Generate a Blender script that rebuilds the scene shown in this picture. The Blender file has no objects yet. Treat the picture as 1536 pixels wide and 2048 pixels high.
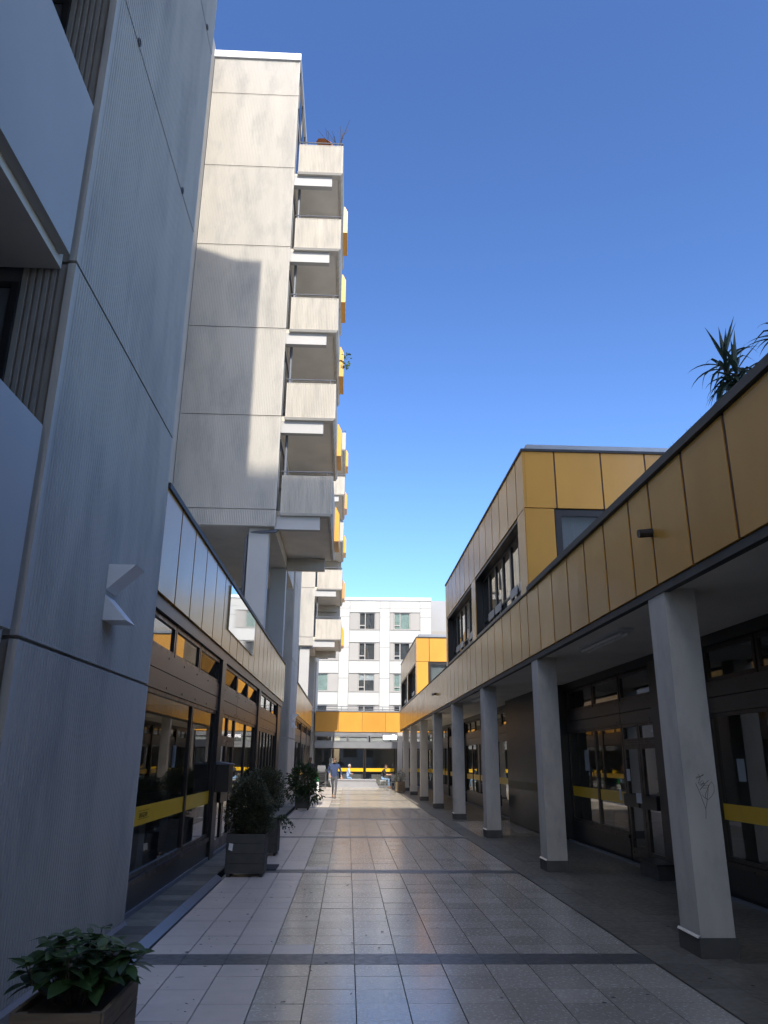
import bpy, bmesh, math, random
from mathutils import Vector, Matrix, Quaternion, noise
random.seed(7)
S = bpy.context.scene
COL = S.collection
R = math.radians

# ------------------------------------------------------------------ camera
cam_d = bpy.data.cameras.new('camera')
cam = bpy.data.objects.new('camera', cam_d); COL.objects.link(cam)
F_PX = 1530.0
CAM_H = 1.68
dv = Vector((695.5-768, 1519-1024, F_PX)).normalized()        # corridor direction in camera axes (x right, y down, z forward)
rl = R(1.25)
uv_ = Vector((math.sin(rl), -math.cos(rl), 0)); uv_ = (uv_-dv*uv_.dot(dv)).normalized()
rv = dv.cross(uv_)
if rv.x < 0: rv = -rv
M3 = Matrix((rv, dv, uv_))                                    # world = M3 @ camera vector
cr, cd, cf = M3.col[0], M3.col[1], M3.col[2]
cam.matrix_world = Matrix(((cr.x, -cd.x, -cf.x, 0), (cr.y, -cd.y, -cf.y, 0), (cr.z, -cd.z, -cf.z, CAM_H), (0, 0, 0, 1)))
cam_d.sensor_fit = 'HORIZONTAL'; cam_d.sensor_width = 36
cam_d.lens = 36*F_PX/1536
cam_d.clip_start = 0.05; cam_d.clip_end = 2000
S.camera = cam

# ------------------------------------------------------------------ sky, sun, exposure
SUN = Vector((0.07, -1.0, 1.1)).normalized()
w = bpy.data.worlds.new('World'); S.world = w; w.use_nodes = True
nt = w.node_tree; nt.nodes.clear()
sky = nt.nodes.new('ShaderNodeTexSky'); sky.sky_type = 'NISHITA'; sky.sun_disc = False
sky.sun_elevation = math.asin(SUN.z); sky.sun_rotation = math.pi-0.07
sky.air_density = 1.0; sky.dust_density = 1.8; sky.ozone_density = 5.0; sky.altitude = 0
bg = nt.nodes.new('ShaderNodeBackground'); bg.inputs[1].default_value = 0.15
wo = nt.nodes.new('ShaderNodeOutputWorld')
v1 = nt.nodes.new('ShaderNodeVectorMath'); v1.operation = 'SCALE'; v1.inputs['Scale'].default_value = 0.12      # deepen the whole sky evenly
gm = nt.nodes.new('ShaderNodeGamma'); gm.inputs['Gamma'].default_value = 1.42
v2 = nt.nodes.new('ShaderNodeVectorMath'); v2.operation = 'SCALE'; v2.inputs['Scale'].default_value = 1/0.115
nt.links.new(sky.outputs[0], v1.inputs[0]); nt.links.new(v1.outputs[0], gm.inputs[0]); nt.links.new(gm.outputs[0], v2.inputs[0]); nt.links.new(v2.outputs[0], bg.inputs[0])
nt.links.new(bg.outputs[0], wo.inputs[0])
sl = bpy.data.lights.new('sun', 'SUN'); sl.energy = 2.3; sl.angle = R(0.53); sl.color = (1.0, 0.94, 0.85)
so = bpy.data.objects.new('sun', sl); COL.objects.link(so)
so.rotation_euler = (-SUN).to_track_quat('-Z', 'Y').to_euler()
S.view_settings.view_transform = 'Standard'; S.view_settings.look = 'None'
S.view_settings.gamma = 1; S.view_settings.use_curve_mapping = False
S.view_settings.exposure = 1.42
S.cycles.max_bounces = 8; S.cycles.transparent_max_bounces = 12; S.cycles.glossy_bounces = 5
S.cycles.caustics_reflective = False; S.cycles.caustics_refractive = False

# ------------------------------------------------------------------ materials
def mat(name, col, rough=0.6, metal=0.0, var=0.12, scale=3.0, stretch=(1, 1, 1), bump=0.0, bscale=40.0, spec=0.5,
        rvar=0.0, orand=0.0, coat=0.0, dirt=None, dirt_amt=0.0, dirt_scale=1.2, dirt_stretch=(1, 1, 1), trans=0.0):
    m = bpy.data.materials.new(name); m.use_nodes = True
    t = m.node_tree; N = t.nodes; L = t.links; N.clear()
    out = N.new('ShaderNodeOutputMaterial'); b = N.new('ShaderNodeBsdfPrincipled')
    L.new(b.outputs[0], out.inputs[0])
    b.inputs['Roughness'].default_value = rough; b.inputs['Metallic'].default_value = metal
    b.inputs['Specular IOR Level'].default_value = spec
    b.inputs['Coat Weight'].default_value = coat; b.inputs['Coat Roughness'].default_value = 0.08
    geo = N.new('ShaderNodeNewGeometry'); mp = N.new('ShaderNodeMapping'); mp.inputs['Scale'].default_value = stretch
    L.new(geo.outputs['Position'], mp.inputs[0])
    nz = N.new('ShaderNodeTexNoise'); nz.inputs['Scale'].default_value = scale; nz.inputs['Detail'].default_value = 6
    L.new(mp.outputs[0], nz.inputs['Vector'])
    mr = N.new('ShaderNodeMapRange'); mr.inputs['From Min'].default_value = .3; mr.inputs['From Max'].default_value = .7
    mr.inputs['To Min'].default_value = 1-var; mr.inputs['To Max'].default_value = 1+var
    L.new(nz.outputs[0], mr.inputs[0])
    fac = mr.outputs[0]
    if orand:
        oi = N.new('ShaderNodeObjectInfo'); m2 = N.new('ShaderNodeMapRange')
        m2.inputs['To Min'].default_value = 1-orand; m2.inputs['To Max'].default_value = 1+orand
        L.new(oi.outputs['Random'], m2.inputs[0])
        mu = N.new('ShaderNodeMath'); mu.operation = 'MULTIPLY'; L.new(fac, mu.inputs[0]); L.new(m2.outputs[0], mu.inputs[1]); fac = mu.outputs[0]
    mx = N.new('ShaderNodeMix'); mx.data_type = 'RGBA'; mx.blend_type = 'MULTIPLY'; mx.inputs[0].default_value = 1
    mx.inputs[6].default_value = (*col, 1)
    L.new(fac, mx.inputs[7])
    cout = mx.outputs[2]
    if dirt:
        mp2 = N.new('ShaderNodeMapping'); mp2.inputs['Scale'].default_value = dirt_stretch; L.new(geo.outputs['Position'], mp2.inputs[0])
        n2 = N.new('ShaderNodeTexNoise'); n2.inputs['Scale'].default_value = dirt_scale; n2.inputs['Detail'].default_value = 8; n2.inputs['Roughness'].default_value = .65
        L.new(mp2.outputs[0], n2.inputs['Vector'])
        r2 = N.new('ShaderNodeMapRange'); r2.inputs['From Min'].default_value = .48; r2.inputs['From Max'].default_value = .72
        r2.inputs['To Max'].default_value = dirt_amt; L.new(n2.outputs[0], r2.inputs[0])
        m3 = N.new('ShaderNodeMix'); m3.data_type = 'RGBA'; L.new(r2.outputs[0], m3.inputs[0]); L.new(cout, m3.inputs[6]); m3.inputs[7].default_value = (*dirt, 1)
        cout = m3.outputs[2]
    L.new(cout, b.inputs['Base Color'])
    if rvar:
        n3 = N.new('ShaderNodeTexNoise'); n3.inputs['Scale'].default_value = scale*1.7; n3.inputs['Detail'].default_value = 5
        L.new(geo.outputs['Position'], n3.inputs['Vector'])
        r3 = N.new('ShaderNodeMapRange'); r3.inputs['From Min'].default_value = .3; r3.inputs['From Max'].default_value = .7
        r3.inputs['To Min'].default_value = max(.02, rough-rvar); r3.inputs['To Max'].default_value = rough+rvar
        L.new(n3.outputs[0], r3.inputs[0]); L.new(r3.outputs[0], b.inputs['Roughness'])
    if bump:
        n4 = N.new('ShaderNodeTexNoise'); n4.inputs['Scale'].default_value = bscale; n4.inputs['Detail'].default_value = 4
        L.new(geo.outputs['Position'], n4.inputs['Vector'])
        bp = N.new('ShaderNodeBump'); bp.inputs['Strength'].default_value = bump; bp.inputs['Distance'].default_value = .01
        L.new(n4.outputs[0], bp.inputs['Height']); L.new(bp.outputs[0], b.inputs['Normal'])
    if trans:
        b.inputs['Transmission Weight'].default_value = 0
        tl = N.new('ShaderNodeBsdfTranslucent'); L.new(cout, tl.inputs[0])
        ms = N.new('ShaderNodeMixShader'); ms.inputs[0].default_value = trans
        L.new(b.outputs[0], ms.inputs[1]); L.new(tl.outputs[0], ms.inputs[2]); L.new(ms.outputs[0], out.inputs[0])
    return m

def glass(name, tint=(.80, .82, .82), ior=2.4, rough=0.008, wav=0.008):
    m = bpy.data.materials.new(name); m.use_nodes = True
    t = m.node_tree; N = t.nodes; L = t.links; N.clear()
    out = N.new('ShaderNodeOutputMaterial'); ms = N.new('ShaderNodeMixShader'); L.new(ms.outputs[0], out.inputs[0])
    fr = N.new('ShaderNodeFresnel'); fr.inputs[0].default_value = ior
    ge = N.new('ShaderNodeNewGeometry')
    iv = N.new('ShaderNodeMath'); iv.operation = 'SUBTRACT'; iv.inputs[0].default_value = 1; L.new(ge.outputs['Backfacing'], iv.inputs[1])
    mu = N.new('ShaderNodeMath'); mu.operation = 'MULTIPLY'; L.new(fr.outputs[0], mu.inputs[0]); L.new(iv.outputs[0], mu.inputs[1])
    L.new(mu.outputs[0], ms.inputs[0])
    tr = N.new('ShaderNodeBsdfTransparent'); tr.inputs[0].default_value = (*tint, 1); L.new(tr.outputs[0], ms.inputs[1])
    gl = N.new('ShaderNodeBsdfGlossy'); gl.inputs['Roughness'].default_value = rough; gl.inputs[0].default_value = (.97, .97, .95, 1); L.new(gl.outputs[0], ms.inputs[2])
    if wav:
        nz = N.new('ShaderNodeTexNoise'); nz.inputs['Scale'].default_value = 1.1; nz.inputs['Detail'].default_value = 1
        L.new(ge.outputs['Position'], nz.inputs['Vector'])
        bp = N.new('ShaderNodeBump'); bp.inputs['Strength'].default_value = wav; bp.inputs['Distance'].default_value = .1
        L.new(nz.outputs[0], bp.inputs['Height']); L.new(bp.outputs[0], gl.inputs['Normal']); L.new(bp.outputs[0], fr.inputs['Normal'])
    return m

M = {}
M['rib'] = mat('ribbed_concrete', (.47, .435, .37), .85, var=.06, scale=1.0, stretch=(2.5, 2.5, .5), bump=.25, bscale=60,
               dirt=(.285, .275, .25), dirt_amt=.7, dirt_scale=.9, dirt_stretch=(1.7, 1.7, .6))
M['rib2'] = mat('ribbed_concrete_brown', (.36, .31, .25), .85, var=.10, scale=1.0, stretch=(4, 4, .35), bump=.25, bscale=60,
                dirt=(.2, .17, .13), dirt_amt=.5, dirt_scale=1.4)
M['conc'] = mat('smooth_concrete', (.50, .46, .39), .75, var=.06, scale=1.5, bump=.12, bscale=70, dirt=(.33, .31, .28), dirt_amt=.35, dirt_scale=.9, dirt_stretch=(2, 2, .5))
M['balc'] = mat('balcony_concrete', (.49, .445, .365), .85, var=.10, scale=1.0, stretch=(5, 5, .4), bump=.2, bscale=60,
                dirt=(.28, .26, .225), dirt_amt=.6, dirt_scale=1.6, dirt_stretch=(2.5, 2.5, .4))
M['paint'] = mat('white_painted_concrete', (.42, .405, .37), .6, var=.05, scale=1.0, bump=.08, bscale=90, dirt=(.42, .40, .36), dirt_amt=.3, dirt_scale=1.0, dirt_stretch=(2, 2, .6))
M['soffit'] = mat('soffit_paint', (.68, .64, .56), .8, var=.08, scale=1.2, bump=.1)
M['column'] = mat('column_concrete', (.52, .48, .41), .7, var=.07, scale=2.0, stretch=(2, 2, .6), bump=.15, bscale=80, dirt=(.30, .28, .25), dirt_amt=.55, dirt_scale=2.4, dirt_stretch=(1.5, 1.5, .7))
M['plinth'] = mat('plinth_concrete', (.085, .08, .07), .8, var=.15, scale=6, bump=.3)
M['orange'] = mat('ochre_enamel_panel', (.60, .295, .052), .25, var=.05, scale=1.4, stretch=(1, 1, .5), spec=.45, orand=.09, bump=.9, bscale=1.4,
                  dirt=(.40, .20, .05), dirt_amt=.12, dirt_scale=1.7, dirt_stretch=(2, 2, .5))
M['seam'] = mat('rusty_seam_strip', (.085, .032, .015), .6, var=.3, scale=5)
M['yellow'] = mat('yellow_box_metal', (.75, .36, .05), .4, var=.05, orand=.05)
M['dark'] = mat('dark_bronze_metal', (.035, .032, .029), .36, metal=.3, var=.08, scale=3)
M['frame'] = mat('brown_window_frame', (.06, .048, .040), .35, metal=.5, var=.15, scale=4, rvar=.08)
M['header'] = mat('brown_metal_board', (.070, .060, .052), .36, metal=.25, var=.05, scale=2, stretch=(1, .2, 3), orand=.06)
M['coping'] = mat('black_coping', (.03, .03, .03), .55, var=.3, scale=4)
M['zinc'] = mat('zinc_upstand', (.34, .35, .36), .4, metal=.6, var=.1, scale=2)
M['white'] = mat('white_metal', (.70, .70, .68), .45, var=.04)
M['steel'] = mat('galvanised_steel', (.45, .46, .47), .35, metal=.9, var=.1)
M['rail'] = mat('grey_rail_paint', (.12, .125, .14), .5, var=.1)
M['glass'] = glass('window_glass')
M['glass_dark'] = glass('tinted_glass', tint=(.5, .52, .54))
M['mirror'] = mat('polished_sign_panel', (.55, .57, .58), .04, metal=1.0, var=.02)
M['film'] = mat('yellow_window_film', (.78, .46, .02), .35, var=.04)
M['print'] = mat('brown_print', (.10, .065, .015), .5)
M['tile'] = mat('granite_tile', (.42, .38, .315), .20, var=.10, scale=22, bump=.02, bscale=110, spec=.42, rvar=.13, orand=.18,
                dirt=(.28, .255, .21), dirt_amt=.5, dirt_scale=1.1, dirt_stretch=(1.6, .7, 1))
M['tile_white'] = mat('white_tile', (.64, .565, .48), .32, var=.04, scale=6, rvar=.05, orand=.05, dirt=(.36, .34, .31), dirt_amt=.3, dirt_scale=.9)
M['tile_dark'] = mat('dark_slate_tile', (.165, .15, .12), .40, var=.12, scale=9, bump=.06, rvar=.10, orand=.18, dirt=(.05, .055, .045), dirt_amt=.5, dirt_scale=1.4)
M['tile_green'] = mat('mossy_slab', (.15, .145, .12), .6, var=.2, scale=8, bump=.2, orand=.4, dirt=(.06, .075, .045), dirt_amt=.5, dirt_scale=2.2)
M['band'] = mat('band_tile', (.10, .097, .09), .38, var=.12, scale=9, bump=.08, rvar=.1, orand=.08)
M['joint'] = mat('tile_joint', (.018, .017, .016), .95)
M['kerb'] = mat('metal_kerb', (.21, .225, .25), .42, metal=.35, var=.05, scale=3)
M['ground'] = mat('pale_ground', (.30, .29, .26), .9, var=.2, scale=2)
M['room'] = mat('room_wall', (.34, .32, .29), .8, var=.15, scale=1)
M['room2'] = mat('room_dark', (.10, .095, .09), .8, var=.2)
M['wood'] = mat('weathered_wood', (.14, .105, .065), .75, var=.25, scale=4, stretch=(1, 1, 8), bump=.3, bscale=30, orand=.12)
M['planter'] = mat('dark_planter_board', (.055, .055, .05), .6, var=.25, scale=5, bump=.2, orand=.1)
M['soil'] = mat('soil', (.03, .022, .015), .95, var=.3, scale=20)
def leafmat(n, c, tr=.25): return mat(n, c, .42, var=.3, scale=9, orand=.25, trans=tr, spec=.5)
M['leaf'] = leafmat('broad_leaf', (.040, .082, .024))
M['leaf_light'] = leafmat('young_leaf', (.065, .115, .035))
M['leaf_box'] = leafmat('small_shrub_leaf', (.105, .115, .06))
M['leaf_laurel'] = leafmat('laurel_leaf', (.060, .10, .030))
M['leaf_sword'] = leafmat('sword_leaf', (.045, .075, .045), .15)
M['twig'] = mat('twig', (.09, .065, .04), .9, var=.2)
M['skin'] = mat('skin', (.52, .30, .21), .55, var=.05)
M['skin_d'] = mat('skin_dark', (.16, .085, .055), .55, var=.05)
M['hair'] = mat('brown_hair', (.085, .045, .022), .6, var=.2, scale=30)
M['hair_b'] = mat('black_hair', (.015, .012, .012), .6)
M['hair_g'] = mat('grey_hair', (.40, .37, .33), .7)
M['navy'] = mat('navy_shirt', (.035, .055, .125), .85, var=.12, scale=12, bump=.3, bscale=25)
M['jeans'] = mat('grey_jeans', (.085, .088, .098), .85, var=.15, scale=12, bump=.3, bscale=25)
M['blue'] = mat('light_blue_shirt', (.36, .48, .72), .85, var=.08, bump=.2, bscale=25)
M['denim'] = mat('light_denim', (.20, .32, .48), .85, var=.12, bump=.2)
M['black'] = mat('black_cloth', (.016, .017, .020), .8, var=.2, bump=.3, bscale=25)
M['shoe'] = mat('tan_leather', (.22, .115, .055), .55)
M['green'] = mat('green_plastic', (.03, .42, .10), .4)
M['bag'] = mat('white_bag', (.75, .75, .72), .7)
M['rubber'] = mat('rubber', (.02, .02, .02), .7)
M['bike'] = mat('bike_paint', (.03, .03, .035), .3, coat=.5)
M['chair'] = mat('grey_woven_plastic', (.10, .10, .105), .6, var=.2)
M['facade'] = mat('white_render', (.43, .415, .365), .8, var=.03, scale=.6, dirt=(.55, .54, .50), dirt_amt=.3, dirt_scale=.4, dirt_stretch=(2, 2, .4))
M['facade_g'] = mat('grey_infill_panel', (.32, .295, .255), .7, var=.04, scale=.6, orand=.06)
M['facade_b'] = mat('pale_grey_render', (.33, .325, .31), .8, var=.04, scale=.6)
M['blind'] = mat('pale_green_blind', (.48, .60, .50), .7)
M['blind_or_glare_w'] = mat('white_blind_glare', (.78, .78, .74), .7)  # real blind, and the painted reflection behind the far transoms
M['curtain'] = mat('pleated_curtain', (.30, .32, .32), .8, var=.15, scale=8, stretch=(12, 12, .2))
M['tube'] = mat('lamp_diffuser', (.72, .70, .64), .35)
M['lamp'] = mat('lamp_body', (.55, .55, .53), .4)
M['bench'] = mat('grey_bench_concrete', (.36, .37, .40), .7, var=.06, bump=.1)
M['office'] = mat('office_facade', (.42, .41, .39), .8, var=.05)
M['tag_ink'] = mat('marker_ink', (.012, .012, .012), .5)
M['umbrella'] = mat('faded_orange_canvas', (.55, .20, .08), .8)
M['paper'] = mat('paper_notice', (.72, .72, .70), .7)

# ------------------------------------------------------------------ mesh helpers
OFF = {}
class MB:
    def __init__(s): s.v = []; s.f = []; s.mi = []
    def poly(s, pts, faces, mi=0):
        o = len(s.v); s.v += [tuple(p) for p in pts]
        for f in faces: s.f.append(tuple(i+o for i in f)); s.mi.append(mi)
        return s
    def box(s, x0, x1, y0, y1, z0, z1, mi=0):
        if x0 > x1: x0, x1 = x1, x0
        if y0 > y1: y0, y1 = y1, y0
        return s.poly([(x0,y0,z0),(x1,y0,z0),(x1,y1,z0),(x0,y1,z0),(x0,y0,z1),(x1,y0,z1),(x1,y1,z1),(x0,y1,z1)],
                      [(3,2,1,0),(4,5,6,7),(0,1,5,4),(1,2,6,5),(2,3,7,6),(3,0,4,7)], mi)
    def prism(s, bottom, top, mi=0):
        n = len(bottom); s.poly(list(bottom)+list(top), [tuple(range(n-1,-1,-1)), tuple(range(n,2*n))]+[(i,(i+1)%n,n+(i+1)%n,n+i) for i in range(n)], mi); return s
    def tube(s, pts, r, n=6, mi=0, caps=True):
        pts = [Vector(p) for p in pts]; rs = r if isinstance(r,(list,tuple)) else [r]*len(pts)
        o = len(s.v); ref = None
        for i, p in enumerate(pts):
            d = (pts[min(i+1,len(pts)-1)]-pts[max(i-1,0)]).normalized()
            a = d.orthogonal().normalized() if ref is None else (ref-d*ref.dot(d)).normalized()
            ref = a; b = d.cross(a)
            for k in range(n):
                t = 2*math.pi*k/n; s.v.append(tuple(p+(a*math.cos(t)+b*math.sin(t))*rs[i]))
        for i in range(len(pts)-1):
            for k in range(n):
                s.f.append((o+i*n+k, o+i*n+(k+1)%n, o+(i+1)*n+(k+1)%n, o+(i+1)*n+k)); s.mi.append(mi)
        if caps:
            s.f.append(tuple(o+k for k in range(n-1,-1,-1))); s.mi.append(mi)
            e = o+(len(pts)-1)*n; s.f.append(tuple(e+k for k in range(n))); s.mi.append(mi)
        return s
    def ball(s, c, r, seg=10, rings=7, mi=0):
        r = r if isinstance(r,(list,tuple)) else (r,r,r); pts = []; fs = []
        for i in range(rings+1):
            th = math.pi*i/rings
            for k in range(seg):
                ph = 2*math.pi*k/seg
                pts.append((c[0]+r[0]*math.sin(th)*math.cos(ph), c[1]+r[1]*math.sin(th)*math.sin(ph), c[2]+r[2]*math.cos(th)))
        for i in range(rings):
            for k in range(seg): fs.append((i*seg+k,(i+1)*seg+k,(i+1)*seg+(k+1)%seg,i*seg+(k+1)%seg))
        return s.poly(pts, fs, mi)
    def torus(s, c, R_, r, axis, n=20, m=6, mi=0):
        ax = Vector(axis).normalized(); a = ax.orthogonal().normalized(); b = ax.cross(a); pts=[]; fs=[]
        for i in range(n):
            t = 2*math.pi*i/n; d = a*math.cos(t)+b*math.sin(t)
            for k in range(m):
                q = 2*math.pi*k/m; pts.append(Vector(c)+d*(R_+r*math.cos(q))+ax*r*math.sin(q))
        for i in range(n):
            for k in range(m): fs.append((i*m+k,((i+1)%n)*m+k,((i+1)%n)*m+(k+1)%m,i*m+(k+1)%m))
        return s.poly(pts, fs, mi)
    def mesh(s, name, mats, smooth=False, off=(0,0,0)):
        me = bpy.data.meshes.new(name)
        me.from_pydata([(v[0]-off[0], v[1]-off[1], v[2]-off[2]) for v in s.v], [], s.f); 
        for m in (mats if isinstance(mats,(list,tuple)) else [mats]): me.materials.append(m)
        if isinstance(mats,(list,tuple)) and len(mats) > 1: me.polygons.foreach_set('material_index', s.mi)
        if smooth: me.polygons.foreach_set('use_smooth', [True]*len(me.polygons))
        me.update(); return me
    def build(s, name, mats, parent=None, smooth=False, **k):
        off = OFF.get(parent.name, (0,0,0)) if parent else (0,0,0)
        o = bpy.data.objects.new(name, s.mesh(name, mats, smooth, off)); COL.objects.link(o)
        if parent: o.parent = parent; OFF[o.name] = off
        tag(o, **k); return o
def tag(o, label=None, cat=None, group=None, kind=None):
    if label: o['label'] = label
    if cat: o['category'] = cat
    if group: o['group'] = group
    if kind: o['kind'] = kind
    return o
def thing(name, label, cat, loc=(0,0,0), group=None, rotz=0, kind=None):
    o = bpy.data.objects.new(name, None); o.empty_display_size = .2; COL.objects.link(o)
    o.location = loc; o.rotation_euler = (0,0,rotz); OFF[o.name] = tuple(loc)
    return tag(o, label, cat, group, kind)
def inst(name, me, loc, parent, rot=(0,0,0), scale=(1,1,1)):
    o = bpy.data.objects.new(name, me); COL.objects.link(o)
    if parent:
        o.parent = parent; off = OFF.get(parent.name,(0,0,0)); loc = (loc[0]-off[0], loc[1]-off[1], loc[2]-off[2])
        OFF[o.name] = off
    o.location = loc; o.rotation_euler = rot; o.scale = scale; return o
def copy_tree(o, parent=None):
    c = o.copy(); COL.objects.link(c); c.parent = parent; OFF[c.name] = OFF.get(o.name,(0,0,0))
    for ch in list(o.children): copy_tree(ch, c)
    return c
class Fr:                                        # a facade frame: u runs along the wall, n out of it, z up
    def __init__(s, o, u, n): s.o = Vector(o); s.u = Vector(u); s.n = Vector(n)
    def p(s, u, n, z): return s.o+s.u*u+s.n*n+Vector((0,0,z))
    def box(s, mb, u0, u1, n0, n1, z0, z1, mi=0):
        a = [s.p(u,n,z0) for u,n in ((u0,n0),(u1,n0),(u1,n1),(u0,n1))]; b = [s.p(u,n,z1) for u,n in ((u0,n0),(u1,n0),(u1,n1),(u0,n1))]
        if s.u.cross(s.n).z < 0: a.reverse(); b.reverse()
        mb.prism(a, b, mi); return mb
def ribbed(fr, u0, u1, z0, z1, pitch=.05, depth=.012, thick=.04):
    mb = MB(); pr = [(u0, 0), (u0+.04, 0)]; n = max(1, int((u1-u0-.08)/pitch)); p = (u1-u0-.08)/n
    for i in range(n):
        a = u0+.04+i*p
        pr += [(a+p*.06, -depth), (a+p*.36, -depth), (a+p*.46, 0), (a+p*.999, 0)]
    pr += [(u1, 0)]
    front = pr; k = len(front)
    lo = [fr.p(u,n_,z0) for u,n_ in front]; hi = [fr.p(u,n_,z1) for u,n_ in front]
    flip = fr.u.cross(fr.n).z > 0
    fs = [(i,i+1,k+i+1,k+i) if not flip else (k+i,k+i+1,i+1,i) for i in range(k-1)]
    mb.poly(lo+hi, fs)
    fr.box(mb, u0, u1, -thick, -depth-.001, z0, z1)
    for z,za in ((z0,z0+.018),(z1-.018,z1)): fr.box(mb, u0+.001, u1-.001, -depth-.002, -.002, z, za)
    return mb
def window(parent, fr, u0, u1, z0, z1, n=0.0, fw=.05, fd=.06, vs=(), hs=(), fm='frame', gm='glass', name='window', tilt=0, stripe=None):
    mb = MB()
    fr.box(mb,u0,u1,n-fd,n,z0,z0+fw); fr.box(mb,u0,u1,n-fd,n,z1-fw,z1)
    fr.box(mb,u0,u0+fw,n-fd,n,z0+fw,z1-fw); fr.box(mb,u1-fw,u1,n-fd,n,z0+fw,z1-fw)
    us = [u0+fw]+sorted(vs)+[u1-fw]
    for v in vs: fr.box(mb,v-fw*.5,v+fw*.5,n-fd,n-.004,z0+fw,z1-fw)
    for h in hs: fr.box(mb,u0+fw,u1-fw,n-fd,n-.008,h-fw*.4,h+fw*.4)
    o = mb.build(name, M[fm], parent)
    for a,b in zip(us[:-1],us[1:]):
        g = MB(); a2 = a+(fw*.5 if a!=us[0] else 0)-.002; b2 = b-(fw*.5 if b!=us[-1] else 0)+.002
        if tilt: 
            zt = z1-fw; dz = (z1-z0-2*fw)
            lo=[fr.p(a2,n-.03+math.sin(tilt)*dz-.004,zt-math.cos(tilt)*dz),fr.p(b2,n-.03+math.sin(tilt)*dz-.004,zt-math.cos(tilt)*dz),fr.p(b2,n-.03+math.sin(tilt)*dz+.004,zt-math.cos(tilt)*dz),fr.p(a2,n-.03+math.sin(tilt)*dz+.004,zt-math.cos(tilt)*dz)]
            hi=[fr.p(a2,n-.034,zt),fr.p(b2,n-.034,zt),fr.p(b2,n-.026,zt),fr.p(a2,n-.026,zt)]
            if fr.u.cross(fr.n).z < 0: lo.reverse(); hi.reverse()
            g.prism(lo,hi)
        else: fr.box(g,a2,b2,n-.034,n-.026,z0+fw-.002,z1-fw+.002)
        g.build('pane', M[gm], o)
        if stripe and stripe[0]>z0 and not tilt:
            q = MB(); fr.box(q,a2+.01,b2-.01,n-.0235,n-.0215,stripe[0],stripe[1]); q.build('film_stripe', M['film'], o)
    return o
FL = lambda x: Fr((x,0,0),(0,1,0),(1,0,0))       # facade on the left, facing +X
FRt = lambda x: Fr((x,0,0),(0,1,0),(-1,0,0))     # facade on the right, facing -X
FB = lambda y: Fr((0,y,0),(1,0,0),(0,-1,0))      # facade facing the camera (-Y)

# ------------------------------------------------------------------ ground
MB().box(-400,400,-300,700,-.3,-.05).build('ground', M['ground'], kind='structure')
TP = .376; TX0 = .098-5*TP; TX1 = .098+7*TP
BANDS = [7.665+5.585*k for k in range(-2, 9)]
tile_me = {k: MB().box(-TP/2+.0042,TP/2-.0042,-TP/2+.0022,TP/2-.0022,-.045,0).mesh('paving_tile', M[k]) for k in ('tile','tile_white','tile_dark','tile_green')}
walk = MB().box(TX0,2.745,-8,54,-.06,-.016).build('walkway', M['joint'], kind='structure')
tiles = []
ROWS = []
for b0,b1 in zip(BANDS[:-1],BANDS[1:]):
    y0 = b0+.19; y1 = b1-.19; n = 14; p = (y1-y0)/n
    for r in range(n): ROWS.append((y0+p*(r+.5), p))
whites = {(4,9),(3,19),(4,30),(3,41)}
for ri,(yc,p) in enumerate(ROWS):
    for c in range(12):
        white = c < 3 or (c == 3 and ri % 14 == 0 and ri > 20) or (c==3 and random.random()<.05)
        tiles.append((yc, TX0+TP*(c+.5), p, 'tile_white' if white else 'tile', random.uniform(-.0012,.0012)))
near = sorted([t for t in tiles if t[0] > 5.4], key=lambda t: t[0])
for (yc,xc,p,m,dz) in near[:288]: inst('paving_tile', tile_me[m], (xc,yc,dz), walk, scale=(1,p/TP,1))
for m,nm in (('tile','paving_tile_far'),('tile_white','white_tile_far')):
    mb = MB()
    for (yc,xc,p,mm,dz) in [t for t in tiles if t[0] <= 5.4]+near[288:]:
        if mm == m: mb.box(xc-TP/2+.0045,xc+TP/2-.0045,yc-p/2+.003,yc+p/2-.003,-.045,dz)
    mb.build(nm, M[m], walk, kind='stuff')
band_me = MB().box(-TP/2+.0015,TP/2-.0015,-.185,.185,-.045,.001).mesh('band_tile', M['band'])
for b in BANDS:
    if 4 < b < 52:
        for c in range(12): inst('band_tile', band_me, (TX0+TP*(c+.5), b, 0), walk)
# arcade floor on the right: dark slabs, one bay of light slabs
arc = MB().box(2.745,5.15,-8,54,-.06,-.016).build('arcade_floor', M['joint'], kind='structure')
xs = [2.748,3.11,3.49,3.87,4.25,4.63,5.10]; rows = []
y = 3.0
while y < 53.5:
    rows.append((y, y+.745)); y += .745
cand = []
for (a,b) in rows:
    for c in range(len(xs)-1):
        sh = .37 if c % 2 else 0
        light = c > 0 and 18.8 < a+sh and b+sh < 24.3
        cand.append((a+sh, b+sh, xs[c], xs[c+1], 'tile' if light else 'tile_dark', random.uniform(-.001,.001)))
cand.sort(key=lambda t: t[0])
sl_me = {}
far = {'tile':MB(),'tile_dark':MB()}
k = 0
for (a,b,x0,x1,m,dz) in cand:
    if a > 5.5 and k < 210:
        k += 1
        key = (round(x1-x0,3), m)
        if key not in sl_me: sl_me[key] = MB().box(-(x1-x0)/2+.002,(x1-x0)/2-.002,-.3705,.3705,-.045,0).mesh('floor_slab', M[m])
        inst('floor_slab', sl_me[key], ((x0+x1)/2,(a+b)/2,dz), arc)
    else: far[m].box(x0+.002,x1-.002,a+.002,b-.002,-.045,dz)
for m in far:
    if far[m].f: far[m].build('floor_slab_far', M[m], arc, kind='stuff')
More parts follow.
